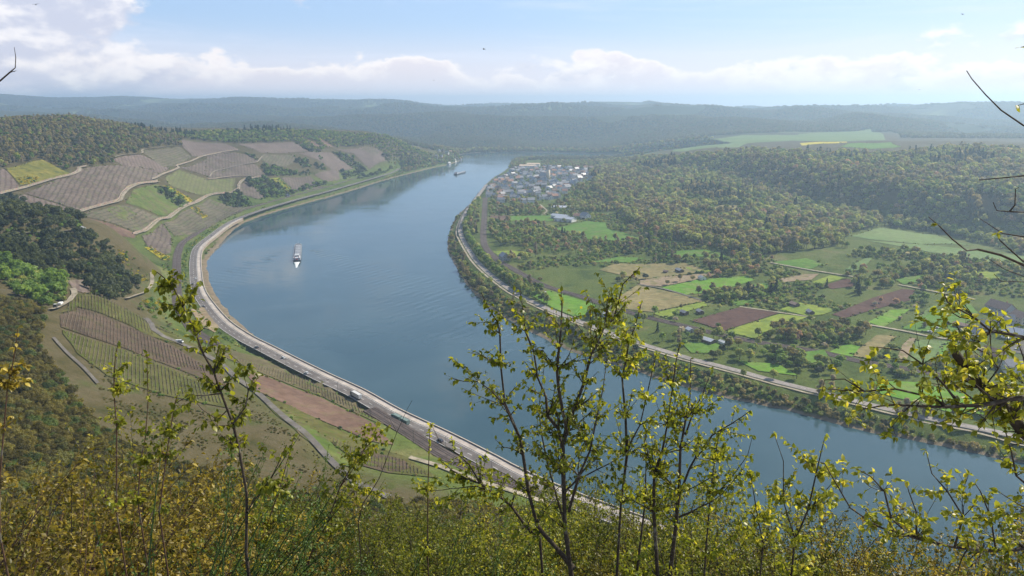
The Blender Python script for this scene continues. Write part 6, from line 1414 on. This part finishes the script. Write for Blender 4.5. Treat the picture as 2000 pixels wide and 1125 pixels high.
plant('hornbeam_sapling', [
    S_([(1205,1125),(1212,983),(1224,889),(1220,813),(1216,738),(1222,705),(1228,668),(1240,640),(1252,592)], 5.8, .017, .003, .1, ground=True), S_([(1224,880),(1250,830),(1262,780),(1275,720),(1282,690)], 5.8, .009, .003, .2)], 2, FG_BARK, FG_GREEN,
    'slender hornbeam sapling close beside the tallest one, its tip above the meadow', 'sapling', single=160, twigs_per_m=19, leaf=(.020, .050), twig_len=(.10, .30), start=.3, node=.034)
plant('hornbeam_sapling', [
    S_([(1284,1130),(1277,1002),(1277,927),(1292,889),(1303,832),(1314,757),(1320,707),(1328,670)], 5.6, .022, .003, .1, ground=True), S_([(1307,1130),(1320,1021),(1326,964),(1330,877),(1340,820),(1348,775),(1349,700)], 5.7, .020, .003, -.15),
    S_([(1322,985),(1345,915),(1371,881),(1390,851),(1428,828),(1466,802)], 5.7, .012, .003, .2), S_([(1340,850),(1352,810),(1371,772),(1390,722)], 5.65, .008, .002), S_([(1326,1010),(1370,990),(1410,965),(1440,930)], 5.7, .010, .003)], 3, FG_BARK, FG_GREEN,
    'two stemmed hornbeam sapling with a branch reaching right over the water', 'sapling', single=240, twigs_per_m=21, leaf=(.020, .050), twig_len=(.12, .36), start=.24, node=.034)
plant('hornbeam_sapling', [S_([(1243,1125),(1258,983),(1262,900),(1258,850)], 6.3, .016, .004, ground=True), S_([(1379,1081),(1386,964),(1395,900),(1402,860),(1412,830)], 6.3, .012, .003, ground=True), S_([(1386,980),(1430,930),(1460,890),(1470,850)], 6.3, .008, .002)], 4, FG_BARK, FG_GREEN,
    'thin short hornbeam sapling half hidden among the central stems', 'sapling', single=0, twigs_per_m=16, leaf=(.036, .056), twig_len=(.12, .38))
plant('hornbeam_sapling', [S_([(1545,1125),(1552,1059),(1579,995),(1594,927),(1605,880),(1612,850)], 5.6, .013, .003, ground=True), S_([(1490,1060),(1481,1017),(1469,945),(1462,915)], 6.2, .010, .003, ground=True), S_([(1552,1050),(1530,980),(1530,900),(1511,846)], 5.6, .006, .002), S_([(1579,995),(1620,950),(1650,915)], 5.6, .006, .002)], 5, FG_BARK, FG_YELL,
    'low yellowish sapling between the central clump and the right hand tree', 'sapling', single=120, twigs_per_m=15, leaf=(.036, .056), twig_len=(.12, .34), start=.35)
# long low branch reaching in at the centre left
plant('hornbeam_sapling', [S_([(1060,1125),(1055,1050),(1030,1030),(1000,990),(960,960),(940,945),(910,935),(885,920),(860,900)], 6.0, .018, .004, ground=True), S_([(940,948),(915,905),(885,880),(860,865),(842,828)], 6.0, .008, .002), S_([(960,960),(930,950),(880,955),(830,960)], 6.0, .007, .002)], 6, FG_BARK, FG_GREEN,
    'leaning branchy sapling stretching left across the near track', 'sapling', twigs_per_m=11, leaf=(.034, .052), twig_len=(.12, .36), start=.25)
# left saplings
plant('ash_sapling', [S_([(484,1110),(483,1078),(482,1021),(483,964),(468,881),(457,832),(431,764),(417,727),(397,692),(382,650),(367,620),(357,600),(337,557),(312,535),(300,527)], 5.6, .018, .003, .2, ground=True),
    S_([(456,826),(480,795),(485,762),(477,735),(470,710),(450,692)], 5.6, .007, .002), S_([(483,1000),(491,985),(529,934),(544,905),(560,870)], 5.6, .009, .003, .2), S_([(431,768),(400,772),(365,775),(340,790)], 5.6, .006, .002), S_([(445,800),(425,820),(395,800),(370,770)], 5.6, .005, .002), S_([(382,655),(400,640),(408,625)], 5.6, .004, .002)], 7, FG_BARK, FG_YELL,
    'tall thin sapling with drooping yellowish leaves leaning before the railway curve', 'sapling', single=240, twigs_per_m=15, leaf=(.040, .066), twig_len=(.10, .30), start=.42, droop=.9)
plant('ash_sapling', [S_([(500,1110),(520,1030),(545,960),(560,905),(575,850)], 7.5, .014, .003, ground=True), S_([(600,1110),(640,1020),(665,950),(700,890),(745,845),(760,830)], 7.8, .013, .002, ground=True), S_([(665,950),(690,915),(720,865),(735,860)], 7.8, .006, .002), S_([(640,1020),(690,960),(730,935)], 7.8, .006, .002)], 8, FG_BARKR, FG_YELL,
    'pair of thin arching shoots with pale leaves before the red soil strip', 'sapling', single=0, twigs_per_m=15, leaf=(.040, .060), twig_len=(.12, .34), start=.35, droop=.8)
for j, (pts, D, lab) in enumerate([([(227,1000),(227,832),(223,770),(223,730),(226,690),(232,668)], 6.5, 'thin upright shoot with small leaf tufts before the lower vine rows'), ([(310,1000),(325,890),(332,847),(342,787),(350,760)], 6.3, 'short shoot with bronze tufts leaning right of the upright shoot'), ([(0,1050),(15,757),(20,730),(28,690),(35,640)], 5.5, 'bare pale shoot with buds at the far left edge'), ([(270,980),(285,850),(290,780),(287,690)], 6.8, 'slim leafy shoot beside the vine rows, between two taller ones'), ([(835,1080),(836,960),(838,880),(840,830)], 7.0, 'single straight shoot with one leaf tuft before the river wall')]):
    plant('shoot', [S_(pts, D, .010, .003, .05, ground=True)], 30 + j, FG_BARKR, FG_YELL if j != 2 else FG_GOLD, lab, 'shoot', twigs_per_m=9, leaf=(.036, .056), twig_len=(.06, .2), start=.45, droop=.5)
# right hand oak reaching into the picture
TRUNK = (2150, 1000)
plant('oak_tree', [
    S_([(2230,1250),(2150,1000),(2080,900),(2000,846),(1977,814),(1949,787),(1918,755),(1890,723),(1868,690),(1862,676)], 3.4, .055, .016, .1, ground=True),
    S_([(2100,760),(2000,775),(1945,787),(1890,793),(1846,795),(1787,793),(1716,793),(1672,802)], 3.35, .017, .0025, -.1), S_([(1850,793),(1803,771),(1748,759),(1688,765),(1613,759)], 3.3, .007, .0018), S_([(1876,790),(1843,751),(1803,712),(1763,684),(1712,678)], 3.3, .007, .0018), S_([(1688,765),(1650,740),(1610,742),(1605,765)], 3.3, .004, .0015),
    S_([(2150,1000),(2060,1065),(2000,1071),(1945,1075),(1866,1069),(1807,1056),(1765,1035),(1740,1012)], 3.6, .018, .005), S_([(1807,1056),(1748,1040),(1700,1020),(1661,992),(1645,965),(1610,905),(1592,900)], 3.6, .008, .002), S_([(1740,1012),(1728,960),(1700,930),(1672,915)], 3.6, .006, .002), S_([(1866,1069),(1880,1010),(1850,960),(1820,925),(1808,880)], 3.6, .007, .002), S_([(1945,1075),(1935,1010),(1915,960),(1905,945)], 3.6, .006, .002), S_([(1790,1050),(1790,1000),(1775,960),(1770,940)], 3.6, .005, .002),
    S_([(2130,960),(2020,960),(1985,930),(1975,880),(1960,830)], 3.5, .010, .003), S_([(2120,940),(2040,1000),(1990,985),(1950,960)], 3.5, .009, .002), S_([(1980,820),(2010,760),(2000,700),(1985,660)], 3.4, .006, .002), S_([(1920,760),(1950,720),(1930,690),(1900,680)], 3.4, .005, .002),
    S_([(2080,640),(2000,657),(1975,652),(1935,647),(1905,622),(1875,606),(1850,590),(1842,570),(1845,557)], 3.3, .010, .0018), S_([(1935,649),(1905,672),(1885,685),(1890,720)], 3.3, .006, .003), S_([(1905,624),(1875,620),(1845,602)], 3.3, .004, .0015), S_([(1905,672),(1882,662),(1867,635),(1845,628)], 3.3, .004, .0015)], 9, FG_BARK, FG_YELL,
    'gnarled oak with thick limb and yellow green leaf clusters at the right edge', 'tree', single=300, twigs_per_m=26, leaf=(.018, .044), twig_len=(.06, .22), start=.2, node=.022, droop=.25, end_only=True)
plant('bare_branch', [
    S_([(2150,560),(2000,519),(1954,498),(1909,488),(1888,490),(1860,467),(1835,442),(1813,423)], 3.2, .009, .002), S_([(2150,480),(2000,463),(1958,456),(1914,427)], 3.2, .006, .0015), S_([(2080,545),(1996,509),(1954,470),(1947,455)], 3.2, .005, .0015), S_([(2100,430),(2000,414),(1972,413),(1947,411),(1940,395)], 3.2, .006, .0015), S_([(1972,413),(1981,400),(1984,369),(1990,366)], 3.2, .004, .0014),
    S_([(2120,570),(2000,540),(1961,526),(1930,505)], 3.2, .004, .0012), S_([(2120,570),(2000,551),(1954,549),(1942,535)], 3.2, .004, .0012), S_([(2130,320),(2000,342),(1960,347),(1912,351)], 3.2, .006, .002), S_([(2130,300),(2000,245),(1955,215),(1925,185),(1898,155),(1888,138)], 3.2, .006, .0016)], 10, FG_BARK, FG_YELL,
    'dark bare twigs reaching in from the right edge above the settlement', 'branch', twigs_per_m=1.2, leaf=(.02, .03), twig_len=(.04, .1), bare=.96, start=.4, sub=False)
plant('leafy_twig', [S_([(2120,190),(2030,195),(2000,203),(1988,206)], 3.2, .004, .0015), S_([(2100,80),(2010,88),(1994,92)], 3.2, .004, .0015)], 11, FG_BARK, FG_YELL, 'two small leaf tufts poking in at the upper right edge of the sky', 'twig', twigs_per_m=3, leaf=(.024, .038), twig_len=(.03, .06), start=.75, sub=False)
plant('bare_twig', [S_([(-80,200),(0,158),(18,142),(30,132),(31,112),(28,92)], 4.0, .006, .0015), S_([(18,142),(32,138)], 4.0, .003, .001), S_([(-30,170),(0,165)], 4.0, .003, .001)], 12, FG_BARK, FG_GOLD, 'dark bare twig poking in at the left edge of the sky', 'twig', twigs_per_m=1, twig_len=(.03, .07), bare=1.0, sub=False)
plant('bare_twig', [S_([(700,1020),(740,935),(775,845),(795,800),(805,782)], 6.8, .007, .0015, ground=True), S_([(775,845),(760,815)], 6.8, .003, .001)], 13, FG_BARK, FG_GOLD, 'single bare dark twig crossing the main road in the view', 'twig', twigs_per_m=1, twig_len=(.03, .1), bare=1.0, sub=False)

# thicket of shrubs on the slope edge: a few grown forms, each planted many times
def shrub_form(seed, h, n, lean, leafm, bark, leaf, tpm, droop=.3, spread=.45, twl=(.2, .55)):
    rs_ = np.random.default_rng(seed); st = []
    for i in range(n):
        a = rs_.uniform(0, 6.28); L = h * rs_.uniform(.65, 1.05); ox, oy = rs_.normal(size=2) * .25; dx, dy = math.cos(a) * spread * L * rs_.uniform(.3, 1), math.sin(a) * spread * L * rs_.uniform(.3, 1)
        st.append(([np.array((ox + (dx + lean * L) * k ** 1.5, oy + dy * k ** 1.4, -.15 + L * k * (1 - .12 * k))) for k in np.linspace(0, 1, 6)], .010 + .006 * rs_.uniform(), .002))
    wood, P, D, S = grow(st, rs_, twig_len=twl, twigs_per_m=tpm, leaf=leaf, node=.045, start=.12, sides=5, droop=droop)
    V, F = join(wood); bm_ = mk_mesh('branches', V, F, [bark], smooth=True); V, F = leaf_geo(P, D, S, rs_, True); return bm_, mk_mesh('leaves', V, F, [leafm]), h
SH_GREEN = leafmat('shrub leaf', (0.052, 0.078, 0.010), (0.169, 0.195, 0.023), 0.5, 0.4, (0.390, 0.364, 0.052), 0.8); SH_YELL = leafmat('yellow shrub leaf', (0.058, 0.062, 0.010), (0.176, 0.166, 0.023), 0.5, 0.4, (0.390, 0.325, 0.052), 0.8)
FORMS = {'gold': [shrub_form(60 + i, 3.4, 13, .35, FG_GOLD, FG_BARKR, (.030, .072), 5.5) for i in range(2)], 'green': [shrub_form(70 + i, 3.4, 14, .05, SH_GREEN, FG_BARK, (.030, .070), 6.5, .5) for i in range(2)],
         'yellow': [shrub_form(80 + i, 3.4, 13, -.1, SH_YELL, FG_BARK, (.030, .068), 6.5) for i in range(2)], 'broom': [shrub_form(90, 2.6, 26, .25, FG_BROOM, FG_BROOM, (.02, .03), 5, .0, .5, (.15, .4))]}
SL = {'gold': ('bronze leaved arching shrub', 'bronze shrubs in the thicket'), 'green': ('fresh green leafy shrub', 'green shrubs in the thicket'), 'yellow': ('yellow green leafy shrub', 'yellow green shrubs in the thicket'), 'broom': ('dark green twiggy broom bush', 'broom bushes in the thicket')}
def place_shrub(px, py, D, form, i):
    x, y, ztop = at_y(px, py, D); g = tz1(x, y); f = FORMS[form][i % len(FORMS[form])]; s = (ztop - g) / f[2]
    s = max(.35, min(s, 2.2)); e = empty('shrub', (x, y, g), (i * 2.4) % 6.28 if form not in ('gold', 'broom') else (i * .37) % 1.0 - .3, s)
    add('branches', f[0], e); lv = add('leaves', f[1], e); lv['kind'] = 'stuff'
    zone = [z_ for lim, z_ in [(120, 'at the far left edge'), (260, 'below the near vine rows'), (420, 'left of the leaning ash sapling'), (560, 'at the leaning ash sapling'), (720, 'below the farm lane'), (880, 'below the bare road twig'), (1020, 'left of the tallest hornbeam'), (1180, 'under the tallest hornbeam'),
            (1340, 'under the two stemmed hornbeam'), (1500, 'right of the central hornbeams'), (1660, 'around the low yellowish sapling'), (1820, 'below the oak tips'), (9999, 'under the oak at the right edge')] if px < lim][0]
    near = 'nearest the viewpoint' if D < 8 else 'in the second row' if D < 11 else 'in the third row' if D < 15 else 'in the middle depth' if D < 25 else 'farthest down the slope'
    tag(e, '%s %s, %s' % (SL[form][0], zone, near), 'shrub', '%s %s, %s' % (SL[form][1], zone, near))
def outline(px): return float(np.interp(px, [-150, 0, 120, 250, 350, 450, 560, 700, 850, 1000, 1150, 1350, 1600, 1750, 1900, 2150], [730, 760, 770, 790, 850, 900, 880, 930, 935, 935, 915, 920, 935, 965, 955, 940]))
cnt = 0
for D, drop, stp in [(6.5, 140, 150), (9, 90, 120), (12.5, 45, 100), (17, 15, 85), (23, 0, 78), (31, 15, 70), (42, 30, 62), (56, 45, 60)]:
    for px in np.arange(-140, 2160, stp):
        px_ = px + rng.uniform(-.4, .4) * stp; py = outline(px_) + drop + rng.uniform(-28, 45)
        if D > 20 and px_ < 300: py = max(py, 850)
        if py > 1190: continue
        if px_ < 330: fm = 'gold' if rng.uniform() < .75 else 'yellow'
        elif px_ < 520: fm = rng.choice(['gold', 'green', 'broom', 'yellow'])
        elif px_ < 1350: fm = rng.choice(['green', 'green', 'yellow', 'green'])
        else: fm = rng.choice(['yellow', 'gold', 'yellow', 'green'])
        place_shrub(float(px_), float(py), D, str(fm), cnt); cnt += 1
for px, py, D in [(215, 870, 5.2), (240, 930, 5.0), (400, 1010, 5.2), (700, 1000, 6.0), (830, 1000, 6.2), (440, 1040, 5.5)]: place_shrub(px, py, D, 'broom', cnt); cnt += 1

# ------------------------------------------------------------------ haze
hm, ht = newmat('haze air')
pv = ht.n('ShaderNodeVolumePrincipled')
pv.inputs['Color'].default_value = (0.57, 0.79, 1.0, 1); pv.inputs['Density'].default_value = 1.55e-4
pv.inputs['Anisotropy'].default_value = 0.42
pv.inputs['Density Attribute'].default_value = ''; pv.inputs['Temperature Attribute'].default_value = ''
ho = ht.n('ShaderNodeOutputMaterial'); ht.t.links.new(pv.outputs[0], ho.inputs['Volume'])
hm.cycles.homogeneous_volume = True
hx, hy0, hy1, hz0, hz1 = 15500, -300, 15500, -8.0, max(300.0, float(TZ.max()) + 25)
hv = [(sx * hx, y, z) for z in (hz0, hz1) for y in (hy0, hy1) for sx in (-1, 1)]
hz = add('haze', mk_mesh('haze', hv, [(0, 2, 3, 1), (4, 5, 7, 6), (0, 1, 5, 4), (2, 6, 7, 3), (0, 4, 6, 2), (1, 3, 7, 5)], [hm]))
tag(hz, 'thin blue spring haze filling the valley air', 'haze', kind='stuff')
